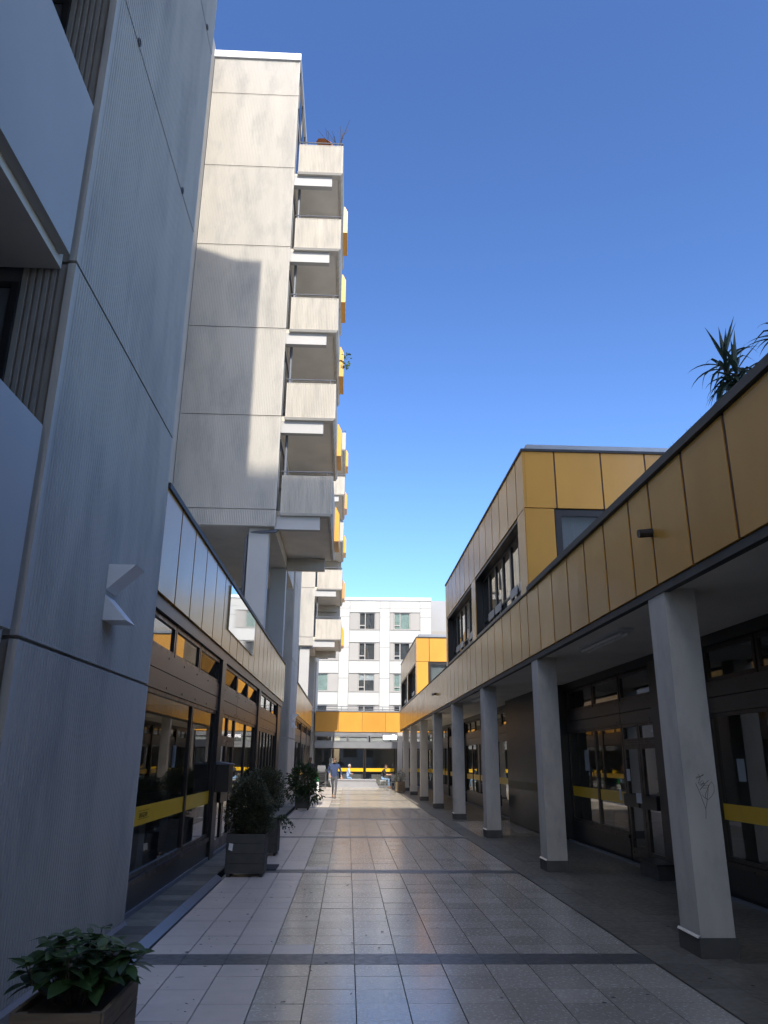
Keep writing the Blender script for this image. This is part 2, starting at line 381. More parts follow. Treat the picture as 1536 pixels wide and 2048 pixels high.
# raised strip along the left shopfront
ter = MB().box(-2.42,-1.885,2,52,-.06,.046).build('left_terrace', M['joint'], kind='structure')
slab_me = MB().box(-.215,.215,-.185,.185,-.04,.0).mesh('terrace_slab', M['tile_green'])
for i in range(125): inst('terrace_slab', slab_me, (-2.11, 2.2+.374*i, .060+random.uniform(-.002,.002)), ter)
kerb = MB()
for y0 in [2.4+2.5*i for i in range(4)]: kerb.prism([(-1.795,y0,-.03),(-1.795,y0+2.494,-.03),(-1.885,y0+2.494,-.03),(-1.885,y0,-.03)],[(-1.795,y0,.012),(-1.795,y0+2.494,.012),(-1.885,y0+2.494,.066),(-1.885,y0,.066)])
kerb.build('metal_kerb', M['kerb'], kind='structure')
MB().prism([(-2.246,3,.05),(-2.205,3,.05),(-2.205,8.84,.05),(-2.246,8.84,.05)],[(-2.246,3,.09),(-2.236,3,.09),(-2.236,8.84,.09),(-2.246,8.84,.09)]).build('wall_foot_strip', M['kerb'], kind='structure')

# ------------------------------------------------------------------ stair blocks (ribbed concrete piers on the left)
XL = -2.25
JZ = [.03,2.452,5.44,8.48,11.63]
while JZ[-1] < 30: JZ.append(JZ[-1]+3.05)
def stair_block(y0, y1, label, top, full, front_ribs=True):
    t = thing('stair_block', label, 'concrete tower', (-3.6,y0,0))
    MB().box(-5.2,XL-.042,y0+.06,y1-.01,0,top).build('core', M['conc'], t)
    for i in range(len(JZ)-1):
        if JZ[i] > top: break
        z1 = min(JZ[i+1], top)
        ribbed(FL(XL), y0+.052, y1, JZ[i]+.014, z1-.014, .05, .008).build('wall_panel', M['rib'], t)
        MB().box(XL-.06,XL,y0,y0+.05,JZ[i]+.014,z1-.014).build('corner_strip', M['conc'], t)
        FBm = FB(y0+.02)
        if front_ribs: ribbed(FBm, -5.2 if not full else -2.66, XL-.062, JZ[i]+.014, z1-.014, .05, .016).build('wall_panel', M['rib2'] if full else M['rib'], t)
    return t
blk = stair_block(5.30, 8.85, 'tall grey ribbed concrete stair block at the left front', 30.2, True)
hk = MB()
for (yy,zz) in ((5.95,8.48),(8.05,8.48),(8.4,11.63)):
    MB().torus((XL+.012,yy,zz+.02),.035,.008,(1,0,0),14,6).build('lifting_ring', M['rail'], blk)
# sloping roof edge of the block (throws the sloped shadow edge on the tower)
MB().prism([(-5.2,5.4,30.2),(XL-.05,5.4,30.2),(XL-.05,8.8,30.2),(-5.2,8.8,30.2)],[(-5.2,5.4,31.0),(-3.0,5.4,30.25),(-3.0,8.8,30.25),(-5.2,8.8,31.0)]).build('roof_edge', M['conc'], blk)
# loggias beside it, towards the camera
for zb,h in ((2.49,1.49),(5.45,1.48),(8.5,1.48),(11.6,1.48),(14.6,1.48)):
    p = MB().box(-2.36,-2.275,.3,5.22,zb,zb+h).build('parapet', M['paint'], blk)
    MB().box(-4.4,-2.362,.3,5.30,zb-.08,zb+.12).build('floor_slab', M['soffit'], blk)
MB().box(-4.6,-4.42,.3,5.30,0,16).build('loggia_wall', M['room2'], blk)
for zb in (3.0,6.0,9.0):
    window(blk, FB(5.315), -3.75, -2.68, zb, zb+2.25, fm='dark', gm='glass_dark', name='loggia_window')
MB().box(-4.42,-2.665,5.33,5.355,0,16).build('loggia_end', M['room2'], blk)
MB().box(-5.2,-2.3,-6,.28,0,16).build('pier', M['conc'], blk)
blk2 = stair_block(30.2, 33.8, 'ribbed concrete stair block in the middle distance on the left', 24, False)
blk3 = stair_block(53.0, 56.6, 'far ribbed concrete stair block at the end of the left row', 24, False)
# K shaped arrow signs
def arrow_sign(y, label):
    t = thing('arrow_sign', label, 'sign', (XL,y,2.86), 'white wedge arrow signs on the stair blocks')
    x = XL+.001
    MB().prism([(x,y,3.385),(x+.25,y,3.385),(x,y,3.145)],[(x,y+.3,3.385),(x+.25,y+.3,3.385),(x,y+.3,3.145)]).build('wedge', M['white'], t)
    MB().prism([(x,y,3.10),(x+.215,y,2.865),(x,y,2.865)],[(x,y+.3,3.10),(x+.215,y+.3,2.865),(x,y+.3,2.865)]).build('wedge', M['white'], t)
arrow_sign(7.0, 'white two-wedge arrow sign on the nearest ribbed wall')
arrow_sign(31.6, 'white two-wedge arrow sign on the middle stair block')
arrow_sign(53.6, 'white two-wedge arrow sign on the farthest stair block')

# ------------------------------------------------------------------ shop building on the left
def fascia_panels(parent, fr, seams, z0, z1, gap=.028, thick=.05, m='orange'):
    for a,b in zip(seams[:-1],seams[1:]):
        mb = MB(); fr.box(mb, a+(gap if a != seams[0] else 0), b-(gap if b != seams[-1] else 0), -thick, 0, z0, z1); mb.build('panel', M[m], parent)
    mb = MB(); fr.box(mb, seams[0]+.006, seams[-1]-.006, -thick-.03, -.010, z0+.01, z1-.01); mb.build('seam_backing', M['seam'], parent)
def shopfront(parent, fr, bays, z, stripe=True, n=-.08):
    """bays: (u0,u1,[mullions],[transom splits],tilted set, kind)"""
    for (u0,u1,mul,tr,tl,kind) in bays:
        for i,(a,b) in enumerate(((z['hb'],(z['hb']+z['ht'])/2-.006),((z['hb']+z['ht'])/2+.006,z['ht']))):
            mb = MB(); fr.box(mb,u0,u1,n-.07,n+.015,a,b); mb.build('header_board', M['header'], parent)
        bt = MB()
        nb = max(2,int((u1-u0)/.8))
        for q in range(nb):
            for zz in (z['hb']+.05, z['ht']-.05):
                u = u0+.2+q*(u1-u0-.4)/max(1,nb-1); fr.box(bt,u-.012,u+.012,n+.0155,n+.022,zz-.012,zz+.012)
        bt.build('board_bolts', M['dark'], parent, kind='stuff')
        e = [u0]+tr+[u1]
        for i,(a,b) in enumerate(zip(e[:-1],e[1:])):
            window(parent, fr, a+.02, b-.02, z['ht']+.006, z['tt'], n=n, name='transom_window', fw=.055, tilt=R(-13) if i in tl else 0)
        if kind == 'win':
            mb = MB(); fr.box(mb,u0,u1,n-.06,n+.01,z['f'],z['sb']-.07); mb.build('sill_panel', M['dark'], parent)
            mb = MB(); fr.box(mb,u0,u1,n-.06,n+.03,z['sb']-.064,z['sb']); mb.build('sill', M['frame'], parent)
            e = [u0]+mul+[u1]
            for a,b in zip(e[:-1],e[1:]):
                window(parent, fr, a+.004, b-.004, z['sb']+.004, z['hb']-.006, n=n, fw=.05, stripe=(.95,1.155) if stripe else None)
        elif kind == 'bars':
            mb = MB(); fr.box(mb,u0,u1,n-.06,n+.01,z['f'],z['sb']-.07); mb.build('sill_panel', M['dark'], parent)
            e = [u0]+mul+[u1]
            for a,b in zip(e[:-1],e[1:]):
                window(parent, fr, a+.004, b-.004, z['sb']-.06, z['hb']-.006, n=n, fw=.09, fm='dark', stripe=(.95,1.155) if stripe else None)
        elif kind == 'door':
            e = [u0]+mul+[u1]
            for a,b in zip(e[:-1],e[1:]):
                d = MB()
                fr.box(d,a+.01,b-.01,n-.06,n,z['f']+.02,z['f']+.24); fr.box(d,a+.01,b-.01,n-.06,n,1.90,1.99)
                fr.box(d,a+.01,a+.11,n-.06,n,z['f']+.24,1.90); fr.box(d,b-.11,b-.01,n-.06,n,z['f']+.24,1.90)
                dd = d.build('door', M['frame'], parent)
                g = MB(); fr.box(g,a+.108,b-.108,n-.034,n-.026,z['f']+.238,1.902); g.build('pane', M['glass'], dd)
                pb = MB(); fr.box(pb,a+.05,b-.05,n+.02,n+.09,.93,1.14); pb.build('push_plate', M['dark'], dd)
                window(parent, fr, a+.01, b-.01, 2.03, z['hb']-.006, n=n, name='overdoor_window')
            mb = MB(); fr.box(mb,u0,u1,n-.06,n+.005,1.993,2.027); mb.build('lintel', M['frame'], parent)
        for u in (u0,):
            pass
def shop_left(y0, y1, label, bays, posts, seams, sign):
    t = thing('shop_building', label, 'shop building', (-4,y0,0), 'low shop buildings along the left side')
    fr = FL(XL)
    fascia_panels(t, fr, seams, 3.54, 4.80)
    mb = MB(); fr.box(mb,seams[0],seams[-1],-.30,.03,4.80,4.87); mb.build('coping', M['coping'], t)
    mb = MB(); fr.box(mb,seams[0],seams[-1],-.14,-.035,3.37,3.53); mb.build('head_beam', M['dark'], t)
    shopfront(t, fr, bays, dict(f=.06,sb=.42,hb=2.47,ht=2.94,tt=3.36))
    for a,b in posts:
        mb = MB(); fr.box(mb,a,b,-.16,-.03,.06,3.369); mb.build('post', M['dark'], t)
    s = MB(); fr.box(s,y0,y1,-.14,-.045,.055,.11); s.build('threshold', M['kerb'], t)
    MB().box(-9,-2.57,y0,y1,3.4,4.7).build('roof', M['soffit'], t)
    MB().box(-9.1,-7.0,y0,y1,0,3.4).build('back_wall', M['room'], t)
    MB().box(-7.0,-2.42,y0,y0+.1,0,3.4).build('side_wall', M['room'], t); MB().box(-7.0,-2.42,y1-.1,y1,0,3.4).build('side_wall', M['room'], t)
    MB().box(-7.0,-2.42,y0+.1,y1-.1,0,.05).build('interior_floor', M['room2'], t)
    for i in range(4):
        yy = y0+1.5+i*(y1-y0-3)/3.2
        MB().box(-4.6,-3.6,yy,yy+1.6,.05,.85+.2*(i%2)).build('counter', M['room2'], t)
    return t
seamsL = [8.86]+[9.75+.95*i for i in range(19)]
seamsL = [s for s in seamsL if s < 27.2]+[27.2]
shopA = shop_left(8.86, 27.2, 'near low shop with silvery ochre fascia, dark glass and yellow window stripe', [
    (8.87,14.04,[11.92],[10.38,12.15],{2},'win'),
    (14.52,20.05,[15.45,16.4],[16.3,18.15],{0,1,2},'door') if False else (14.52,16.40,[15.46],[],{0},'door'),
    (16.42,20.05,[18.2],[18.15],{0,1},'win'),
    (20.50,25.55,[21.3,22.1,22.95,23.8,24.65],[22.2,23.9],set(),'bars')],
    [(14.07,14.49),(20.08,20.47),(25.58,25.75)], seamsL, True)
MB().box(-3.2,-2.33,25.76,27.2,.06,3.369).build('end_wall', M['header'], shopA)
sgn = thing('blank_sign', 'polished blank sign plate mounted on the left ochre fascia', 'sign', (XL+.03,14.05,3.92))
MB().box(XL+.005,XL+.03,14.05,17.85,3.92,4.74).build('plate', M['mirror'], sgn)
# print on the yellow stripe near the corner
pr = thing('window_lettering', 'faint boxed brown lettering on the yellow window stripe of the left shop', 'lettering', (-2.34,9.4,1.0))
xg = -2.3495
txt = bpy.data.curves.new('lettering','FONT'); txt.body = 'LINGGIZAM'; txt.size = .075; txt.extrude = .0008; txt.align_x = 'LEFT'; txt.space_character = .95
to = bpy.data.objects.new('letters', txt); COL.objects.link(to)
dg = bpy.context.evaluated_depsgraph_get(); tme = bpy.data.meshes.new_from_object(to.evaluated_get(dg)); bpy.data.objects.remove(to)
tme.materials.clear(); tme.materials.append(M['print'])
inst('letters', tme, (xg,9.42,1.028), pr, rot=(R(90),0,R(90)))
MB().box(xg-.0005,xg+.0008,9.39,9.90,1.098,1.102).box(xg-.0005,xg+.0008,9.39,9.90,1.012,1.016).build('rule', M['print'], pr)
# letter box by the door
lb = thing('letter_box', 'dark metal box fixed to the door post of the left shop', 'letter box', (-2.2,14.25,1.12))
MB().box(-2.275,-2.055,14.1,14.62,1.13,1.575).build('body', M['dark'], lb)
MB().prism([(-2.28,14.07,1.578),(-2.03,14.07,1.578),(-2.03,14.66,1.578),(-2.28,14.66,1.578)],[(-2.28,14.07,1.63),(-2.03,14.07,1.59),(-2.03,14.66,1.59),(-2.28,14.66,1.63)]).build('lid', M['rail'], lb)
seamsL2 = [33.82]+[34.7+.95*i for i in range(15)]+[48.6]
shopB = shop_left(33.82, 48.6, 'far low shop on the left with ochre fascia behind the middle stair block', [
    (33.9,38.8,[36.3],[35.5,37.1],set(),'win'),(39.1,43.8,[41.4],[40.7,42.3],set(),'win'),(44.1,48.3,[46.2],[45.5,46.9],set(),'win')],
    [(38.83,39.07),(43.83,44.07),(48.33,48.6)], seamsL2, False)

# ------------------------------------------------------------------ apartment towers
def tower(y0, x_off, label, n=5):
    t = thing('apartment_tower', label, 'apartment tower', (-3.7,y0,0), 'concrete apartment towers on the left')
    xr = -2.21+x_off; xl = -5.2+x_off; y1 = y0+8.4
    MB().box(xl,xr-.05,y0+.05,y1,7.98,25.1).build('core', M['conc'], t)
    Z = [7.98,8.486,11.43,14.41,17.42,20.55,23.63,25.2]
    for a,b in zip(Z[:-1],Z[1:]): ribbed(FB(y0), xl, xr, a+.014, b-.014, .05, .014).build('wall_panel', M['rib'], t)
    MB().box(xl-.2,xr+.02,y0-.06,y1,25.2,25.48).build('roof_cap', M['white'], t)
    MB().box(xl-2.5,xl-.02,y0-4.5,y1,4.9,25.6).build('side_wing', M['conc'], t)
    fr = FL(xr-.045)
    for k in range(n+1):
        zb = 8.39+3.0*k
        mb = MB(); window(t, fr, y0+.5, y0+4.9, zb+.2, zb+2.5, n=.03, vs=(y0+2,y0+3.5), fm='rail', gm='glass_dark', name='balcony_window')
    pme = ribbed(FB(0), -2.09+x_off, -.60+x_off, 0, 1.15, .05, .014, .10).mesh('parapet', M['balc'])
    lip = MB().prism([(-2.09+x_off,.01,-.07),(-.66+x_off,.01,-.07),(-.66+x_off,.25,-.07),(-2.09+x_off,.25,-.07)],[(-2.12+x_off,-.025,-.0),(-.59+x_off,-.025,-.0),(-.59+x_off,.25,-.0),(-2.12+x_off,.25,-.0)]).mesh('parapet_lip', M['conc'])
    side = MB().prism([(-.74+x_off,.11,-.05),(-.66+x_off,.11,-.05),(-.66+x_off,5.3,-.05),(-.74+x_off,5.3,-.05)],[(-.74+x_off,.11,.06),(-.60+x_off,.11,.06),(-.60+x_off,5.3,.06),(-.74+x_off,5.3,.06)]).box(-.74+x_off,-.60+x_off,.11,5.3,.061,1.15).mesh('side_parapet', M['balc'])
    slab = MB().box(xr-.04,-.745+x_off,.252,5.3,-.03,.14).mesh('balcony_slab', M['soffit'])
    beam = MB().box(xr-.04,-.95+x_off,.10,.30,-.46,-.072).mesh('beam', M['paint'])
    rbeam = MB().box(xr-.04,-.95+x_off,5.05,5.28,-.46,-.032).mesh('rear_beam', M['conc'])
    rail = MB().tube([(-2.12+x_off,.06,1.29),(-.62+x_off,.06,1.29)],.022,6).tube([(-1.95+x_off,.06,1.12),(-1.95+x_off,.06,1.29)],.014,5).tube([(-.78+x_off,.06,1.12),(-.78+x_off,.06,1.29)],.014,5).tube([(-.64+x_off,.06,1.29),(-.64+x_off,5.2,1.29)],.022,6).mesh('railing', M['rail'])
    ybx = MB().prism([(-.598+x_off,3.1,.06),(-.45+x_off,3.1,.06),(-.45+x_off,4.5,.06),(-.598+x_off,4.5,.06)],[(-.598+x_off,3.1,.98),(-.45+x_off,3.1,.98),(-.45+x_off,4.5,.98),(-.598+x_off,4.5,.98)]).prism([(-.598+x_off,3.1,.981),(-.45+x_off,3.1,.981),(-.45+x_off,4.5,.981),(-.598+x_off,4.5,.981)],[(-.598+x_off,3.1,1.22),(-.56+x_off,3.1,1.22),(-.56+x_off,4.5,1.22),(-.598+x_off,4.5,1.22)]).mesh('balcony_box', M['yellow'])
    back = MB().box(xr-.04,-.75+x_off,5.302,5.36,0.0,2.97).mesh('rear_screen', M['conc'])
    pipe = MB().tube([(-2.05+x_off,.45,.14),(-2.05+x_off,.45,2.95)],.045,7).mesh('drain_pipe', M['rail'])
    for k in range(n):
        zb = 8.39+3.0*k; L = (0,y0,zb)
        b = inst('balcony', slab, L, t)
        for nm,me in (('parapet',pme),('parapet_lip',lip),('side_parapet',side),('beam',beam),('rear_beam',rbeam),('railing',rail),('balcony_box',ybx)):
            o = bpy.data.objects.new(nm, me); COL.objects.link(o); o.parent = b
        if k < n-1:
            for nm,me in (('drain_pipe',pipe),('rear_screen',back)):
                o = bpy.data.objects.new(nm, me); COL.objects.link(o); o.parent = b
    # piloti under the tower
    for (xa,xb,ya) in ((-2.97,-2.41,y0+.2),(-2.80,-2.28,y0+5.0),(-4.9,-4.4,y0+.2)):
        MB().box(xa+x_off,xb+x_off,ya,ya+.5,0 if False else 4.6,7.975).build('column', M['paint'], t)
    MB().tube([(-3.04+x_off,y0+.3,4.8),(-3.04+x_off,y0+.3,7.7),(-2.95+x_off,y0+.25,7.85),(-2.2+x_off,y0+.15,7.88),(-2.02+x_off,y0+.45,8.2)],.05,8).build('waste_pipe', M['rail'], t, smooth=True)
    return t
tower(20.98, 0, 'nearer pale concrete apartment tower with stacked balconies above the left shops')
tower(45.0, .03, 'farther concrete apartment tower with stacked balconies, seen past the nearer tower')
# things on the topmost balcony
pz = 8.39+12+.14
t = thing('parasol', 'faded orange folded parasol on the top balcony', 'parasol', (-1.0,21.5,pz))
MB().tube([(-1.0,21.5,pz),(-1.0,21.5,pz+1.5)],.02,6).build('pole', M['rail'], t)
MB().prism([(-1.28+.3*math.cos(a),21.5+.3*math.sin(a),pz+1.52+.16*math.cos(a)*-.6) for a in [i*math.pi/4 for i in range(8)]],[(-1.0-.02+.02*math.cos(a),21.5+.02*math.sin(a),pz+1.6) for a in [i*math.pi/4 for i in range(8)]]).build('canopy', M['umbrella'], t)
t = thing('potted_twig', 'bare branching plant sticking up from the top balcony', 'plant', (-.8,21.4,pz))
tw = MB()
def branch(p, d, l, r, lev):
    q = p+d*l; tw.tube([p,q],[r,r*.7],5)
    if lev: 
        for _ in range(3): branch(q-d*l*random.uniform(0,.5), (d+Vector((random.uniform(-.9,.9),random.uniform(-.9,.9),random.uniform(-.1,.6)))).normalized(), l*.6, r*.6, lev-1)
branch(Vector((-.8,21.4,pz)), Vector((0,0,1)), 1.25, .02, 2)
branch(Vector((-.82,21.4,pz+.9)), Vector((.2,0,1)).normalized(), 1.0, .014, 1)
tw.build('branches', M['twig'], t)

# ------------------------------------------------------------------ arcade building on the right
XR = 3.2
rb = thing('arcade_building', 'long low shop building on the right with ochre fascia over a columned arcade', 'arcade building', (5,5,0))
fr = FRt(XR)
seams = [-6.0,-5.1,-4.2,-3.3,-2.4,-1.5,-.6,.3,1.2,2.1,3.0,4.15,5.06,5.96,6.85,7.72,8.34,9.25,10.1,10.97,11.88,12.78,13.63,14.26]
y = 14.26
while y < 48.5:
    for i in range(7): y += .885; seams.append(y)
    y += .59; seams.append(y)
seams = [s for s in seams if s < 49.2]+[49.6]
fascia_panels(rb, fr, seams, 3.45, 4.58)
mb = MB(); fr.box(mb,-6,49.6,-.10,-.02,3.36,3.44); mb.build('drip_edge', M['coping'], rb)
mb = MB(); fr.box(mb,-6,13.45,-.5,.045,4.59,4.68); mb.build('coping', M['coping'], rb)
mb = MB(); fr.box(mb,13.46,49.6,-.2,.02,4.585,4.615); mb.build('coping', M['coping'], rb)
MB().box(3.31,11,-6,49.6,3.40,4.5).build('roof_slab', M['soffit'], rb)
for k in range(9):
    yc = 7.66+5.585*k
    if k: 
        pass
    c = MB().box(3.235,3.56,yc,yc+.44,.165,3.398).build('column', M['column'], rb)
    MB().box(3.218,3.575,yc-.018,yc+.458,.0,.163).build('plinth', M['plinth'], c)
    MB().prism([(3.205,yc-.015,.164),(3.2345,yc-.015,.164),(3.2345,yc+.455,.164),(3.205,yc+.455,.164)],[(3.225,yc-.02,.185),(3.234,yc-.02,.185),(3.234,yc+.46,.185),(3.225,yc+.46,.185)]).build('flashing', M['steel'], c)
c = MB().box(3.235,3.56,2.07,2.51,.165,3.398).build('column', M['column'], rb)
# graffiti tag on the nearest column, written on its front face
g = thing('graffiti_tag', 'black marker scribble on the front face of the nearest column', 'graffiti', (3.4,7.66,1.4))
def gpt(x,y): # position inside the 1303x2048 close-up of the tag -> column face
    return (3.355+ (x-270)/650*.175 - 0.035*(y-260)/1500, 7.6585, 1.575-(y-260)/1500*.40)
st = MB()
for pl in ([(560,270),(430,350),(290,410),(290,360),(430,350),(540,310),(560,265)],[(365,270),(440,370),(360,580),(430,560)],[(430,560),(520,460),(560,540),(460,665),(400,610),(540,590),(600,590)],
           [(740,470),(590,600),(420,800)],[(520,740),(700,730),(740,640),(570,640),(430,790)],[(760,620),(840,525),(930,640),(930,860),(840,1000),(700,1130),(600,1050),(620,920),(700,760),(770,600)],[(720,760),(680,1000),(650,1250),(600,1450)],
           [(265,580),(400,870),(500,1150),(610,1450),(600,1770)],[(490,970),(560,1050),(640,1110)]):
    st.tube([gpt(*p) for p in pl], .0022, 4)
st.build('strokes', M['tag_ink'], g)
# shopfront of the arcade, bays between dark piers
sf = FRt(5.02)
ZR = dict(f=0.0,sb=.44,hb=2.34,ht=2.76,tt=3.24)
shopfront(rb, sf, [(2.0,6.5,[4.2],[3.5,5.0],set(),'win'),(6.6,10.98,[9.4],[8.0,9.5],set(),'win')], ZR)
shopfront(rb, sf, [(12.97,14.62,[13.8],[14.5] if False else [],set(),'door'),(14.64,18.28,[16.3],[16.28],set(),'win')], ZR)
y = 23.65
k = 0
while y < 48:
    shopfront(rb, sf, [(y,y+5.3,[y+1.75,y+3.5],[y+1.3,y+2.65,y+4.0],set(),'win')], ZR); 
    mb = MB(); sf.box(mb,y+5.31,y+5.57,-.16,-.0,0,3.398); mb.build('pier', M['dark'], rb)
    y += 5.585
for a,b in ((11.0,12.95),):
    mb = MB(); sf.box(mb,a,b,-.2,-.02,0,3.398); mb.build('pier', M['header'], rb)
mb = MB(); sf.box(mb,18.30,23.62,-.3,.30,0.02,3.398); p = mb.build('dark_kiosk', M['dark'], rb)
mb = MB(); sf.box(mb,18.5,23.5,.301,.305,.95,1.155); mb.build('film_stripe', mat('dark_film',(.09,.075,.03),.5), p)  # stripe in a much darker, duller yellow than the other film
mb = MB(); sf.box(mb,2,49.6,-.15,-.0,3.25,3.398); mb.build('head_beam', M['dark'], rb)
mb = MB(); sf.box(mb,2,49.6,-.0,.05,-.005,.035); mb.build('threshold', M['kerb'], rb)
MB().box(9.0,9.2,-6,49.6,0,3.4).build('back_wall', M['room'], rb)
MB().box(5.25,9.0,2.0,49.5,-.04,.02).build('interior_floor', M['room2'], rb)
for yy in (2.0,11.5,20,30,40,49.4): MB().box(5.22,9.0,yy,yy+.15,.02,3.4).build('partition', M['room'], rb)
for yy,h in ((8.6,.9),(9.8,.6),(15.2,.8),(17,1.0),(25,.9),(28.5,.8),(33,1.0)): MB().box(6.0,7.2,yy,yy+1.2,.02,h).build('counter', M['room'] if h<.7 else M['room2'], rb)
for yy,label in ((7.72,''),(28.9,'')):
    mb = MB(); mb.tube([(XR+.05,yy,4.02),(XR-.15,yy,4.00)],.046,10); mb.build('rain_spout', M['dark'], rb)
for i,(y0,yd) in enumerate(((10.1,2.0),(21.3,2.0),(32.5,2.0),(43.6,2.0))):
    pos = ('nearest','second','third','farthest')[i]
    t = thing('ceiling_lamp', f'{pos} unlit white batten lamp under the arcade ceiling on the right', 'lamp', (3.7,y0,3.35), 'batten lamps under the arcade ceiling')
    MB().box(3.62,3.80,y0,y0+yd,3.365,3.398).build('batten', M['lamp'], t)
    MB().tube([(3.66,y0+.1,3.335),(3.66,y0+yd-.1,3.335)],.022,8).tube([(3.76,y0+.1,3.335),(3.76,y0+yd-.1,3.335)],.022,8).build('tube', M['tube'], t)
for (yy,zz,pw,ph) in ((14.1,1.36,.16,.2),(13.45,1.02,.24,.16),(14.42,1.02,.12,.18)):
    t = tag(MB().box(4.995 if zz>1.2 else 4.925,5.0 if zz>1.2 else 4.93,yy,yy+pw,zz,zz+ph).build('paper_notice', M['paper']), {1.36:'small paper notice on the door glass under the arcade'}.get(zz, 'small white sticker on the '+('left' if yy>14 else 'right')+' push plate of the arcade door'), 'notice')
db = thing('door_planter_box', 'small dark stone box beside the arcade shop door', 'planter', (4.85,12.9,0))
MB().box(4.66,4.94,12.30,13.05,.0,.2).build('box', M['plinth'], db); MB().box(4.64,4.96,12.28,13.07,.2,.225).build('rim', M['dark'], db)

# rooftop pavilions (upper storey volumes)
def pavilion(y0, y1, label, front_m):
    t = thing('rooftop_pavilion', label, 'upper storey', (6,y0,4.6), 'ochre upper storeys on the arcade building')
    zt = 7.33; zj = 6.19; zw = 4.70
    f = FRt(XR); w1 = (y0+.64, y0+.64+(y1-y0)*.435); w2 = (w1[1]+.62, y1-.35)
    s = [y0]
    while s[-1] < y1-.5: s.append(s[-1]+ (.62 if len(s)==1 else .885))
    s = s[:-1]+[y1]
    fascia_panels(t, f, s, zj+.012, zt)
    for a,b in ((y0,w1[0]),(w1[1],w2[0]),(w2[1],y1)):
        mb = MB(); f.box(mb,a+.012,b-.012,-.05,0,4.63,zj-.006); mb.build('panel', M['orange'], t)
    for (a,b) in (w1,w2):
        n = 6; st_ = (b-a)/n
        mb = MB(); f.box(mb,a,b,-.42,-.012,zw-.07,zw); f.box(mb,a,b,-.42,-.02,zj-.06,zj-.006); f.box(mb,a-.02,a,-.42,-.02,zw,zj-.06); f.box(mb,b,b+.02,-.42,-.02,zw,zj-.06)
        rv_ = mb.build('window_reveal', M['dark'], t)
        for i in range(n):
            window(t, f, a+i*st_+.01, a+(i+1)*st_-.01, zw+.004, zj-.07, n=-.20, fm='dark', fw=.06, fd=.08, hs=(zw+.34,))
            if i % 3 != 2:
                q = MB(); f.box(q,a+i*st_+.08,a+(i+1)*st_-.08,-.165,-.150,zw+.20,zw+.38); q.build('guard_plate', M['zinc'], t)
    g = FB(y0)
    fs = [XR+.053, XR+.62, XR+1.52, XR+2.38, XR+3.25, XR+4.1, XR+5.0]
    fascia_panels(t, g, fs, zj+.012, zt, m='orange', gap=.016)
    mb = MB(); g.box(mb,XR+.012,XR+.56,-.05,0,4.60,zj-.006); mb.build('panel', M['orange'], t)
    mb = MB(); g.box(mb,XR+2.45,XR+5.0,-.05,0,4.60,zj-.006); mb.build('panel', M['orange'], t)
    wd = window(t, g, XR+.58, XR+2.43, 4.62, zj-.01, n=-.03, fm='dark', fw=.12, fd=.1, vs=(XR+1.52,))
    MB().box(XR+.72,XR+2.3,y0+.16,y0+.18,4.65,zj-.1).build('curtain', M['curtain'], wd)
    MB().box(XR+.5,XR+5.0,y0+.45,y1-.4,4.505,zt-.02).build('core', M['room2'], t)
    MB().box(XR+.09,XR+.5,w1[1]+.03,w2[0]-.03,4.63,zt-.02).build('core', M['room2'], t)
    MB().box(XR+.09,XR+.5,y0+.45,y1-.4,zj,zt-.02).build('core', M['room2'], t)
    MB().box(XR-.02,XR+5,y0-.03,y1+.02,zt+.002,zt+.05).build('coping', M['coping'], t)
    MB().box(XR+.12,XR+5,y0+.10,y1-.1,zt+.051,zt+.19).build('roof_upstand', M['zinc'], t)
    return t
pavilion(13.47, 25.5, 'nearer shaded ochre upper storey standing on the right arcade roof', 'orange')
pavilion(37.1, 48.5, 'farther sunlit ochre upper storey standing on the right arcade roof', 'orange')

# ------------------------------------------------------------------ end building closing the walkway
YE = 52.6
eb = thing('end_building', 'low building closing the far end with sunlit ochre fascia and glass front', 'shop building', (1,YE,0))
f = FB(YE)
fascia_panels(eb, f, [-2.2+1.55*i for i in range(8)], 3.42, 4.70, gap=.012)
mb = MB(); f.box(mb,-2.2,8.7,-.3,.03,4.702,4.78); mb.build('coping', M['zinc'], eb)
def eshop(u0,u1):
    for i,(a,b) in enumerate(((2.40,2.58),(2.59,2.78))):
        mb = MB(); f.box(mb,u0,u1,-.12,-.04,a,b); mb.build('header_board', M['zinc'], eb)
mb = MB(); f.box(mb,-2.2,8.6,-.14,-.045,3.18,3.41); mb.build('head_beam', M['zinc'], eb)
eshop(-2.2,8.6)
for i,(a,b) in enumerate(((-2.15,-1.0),(-.95,-.05),(0,1.35),(1.45,2.75),(2.85,4.2),(4.3,5.6),(5.7,7.0),(7.1,8.5))):
    wn = window(eb, f, a, b, 2.80, 3.17, n=-.05, fw=.06, name='transom_window', fm='zinc')
    if i>0: MB().box(a+.07,b-.07,YE+.12,YE+.14,2.86,3.11).build('blind', M['blind_or_glare_w'], wn)  # white sheet paints in the transom's bright reflection of sun and sky
for a,b in ((-2.15,-1.0),(-.95,1.08),(1.14,3.1),(3.2,5.2),(5.3,8.5)):
    window(eb, f, a, b, .10, 2.39, n=-.05, fw=.05, stripe=(.94,1.15) if a > -1 else None, fm='frame')
mb = MB(); f.box(mb,-2.2,8.6,-.12,-.04,0,.098); mb.build('sill_panel', M['zinc'], eb)
MB().box(-6,10,YE+5.5,YE+5.7,0,3.4).build('back_wall', M['room'], eb)
MB().box(-6,10,YE+.4,YE+12,3.42,4.6).build('roof', M['soffit'], eb)
MB().box(-6,10,YE+.15,YE+5.5,-.03,.02).build('interior_floor', M['room2'], eb)
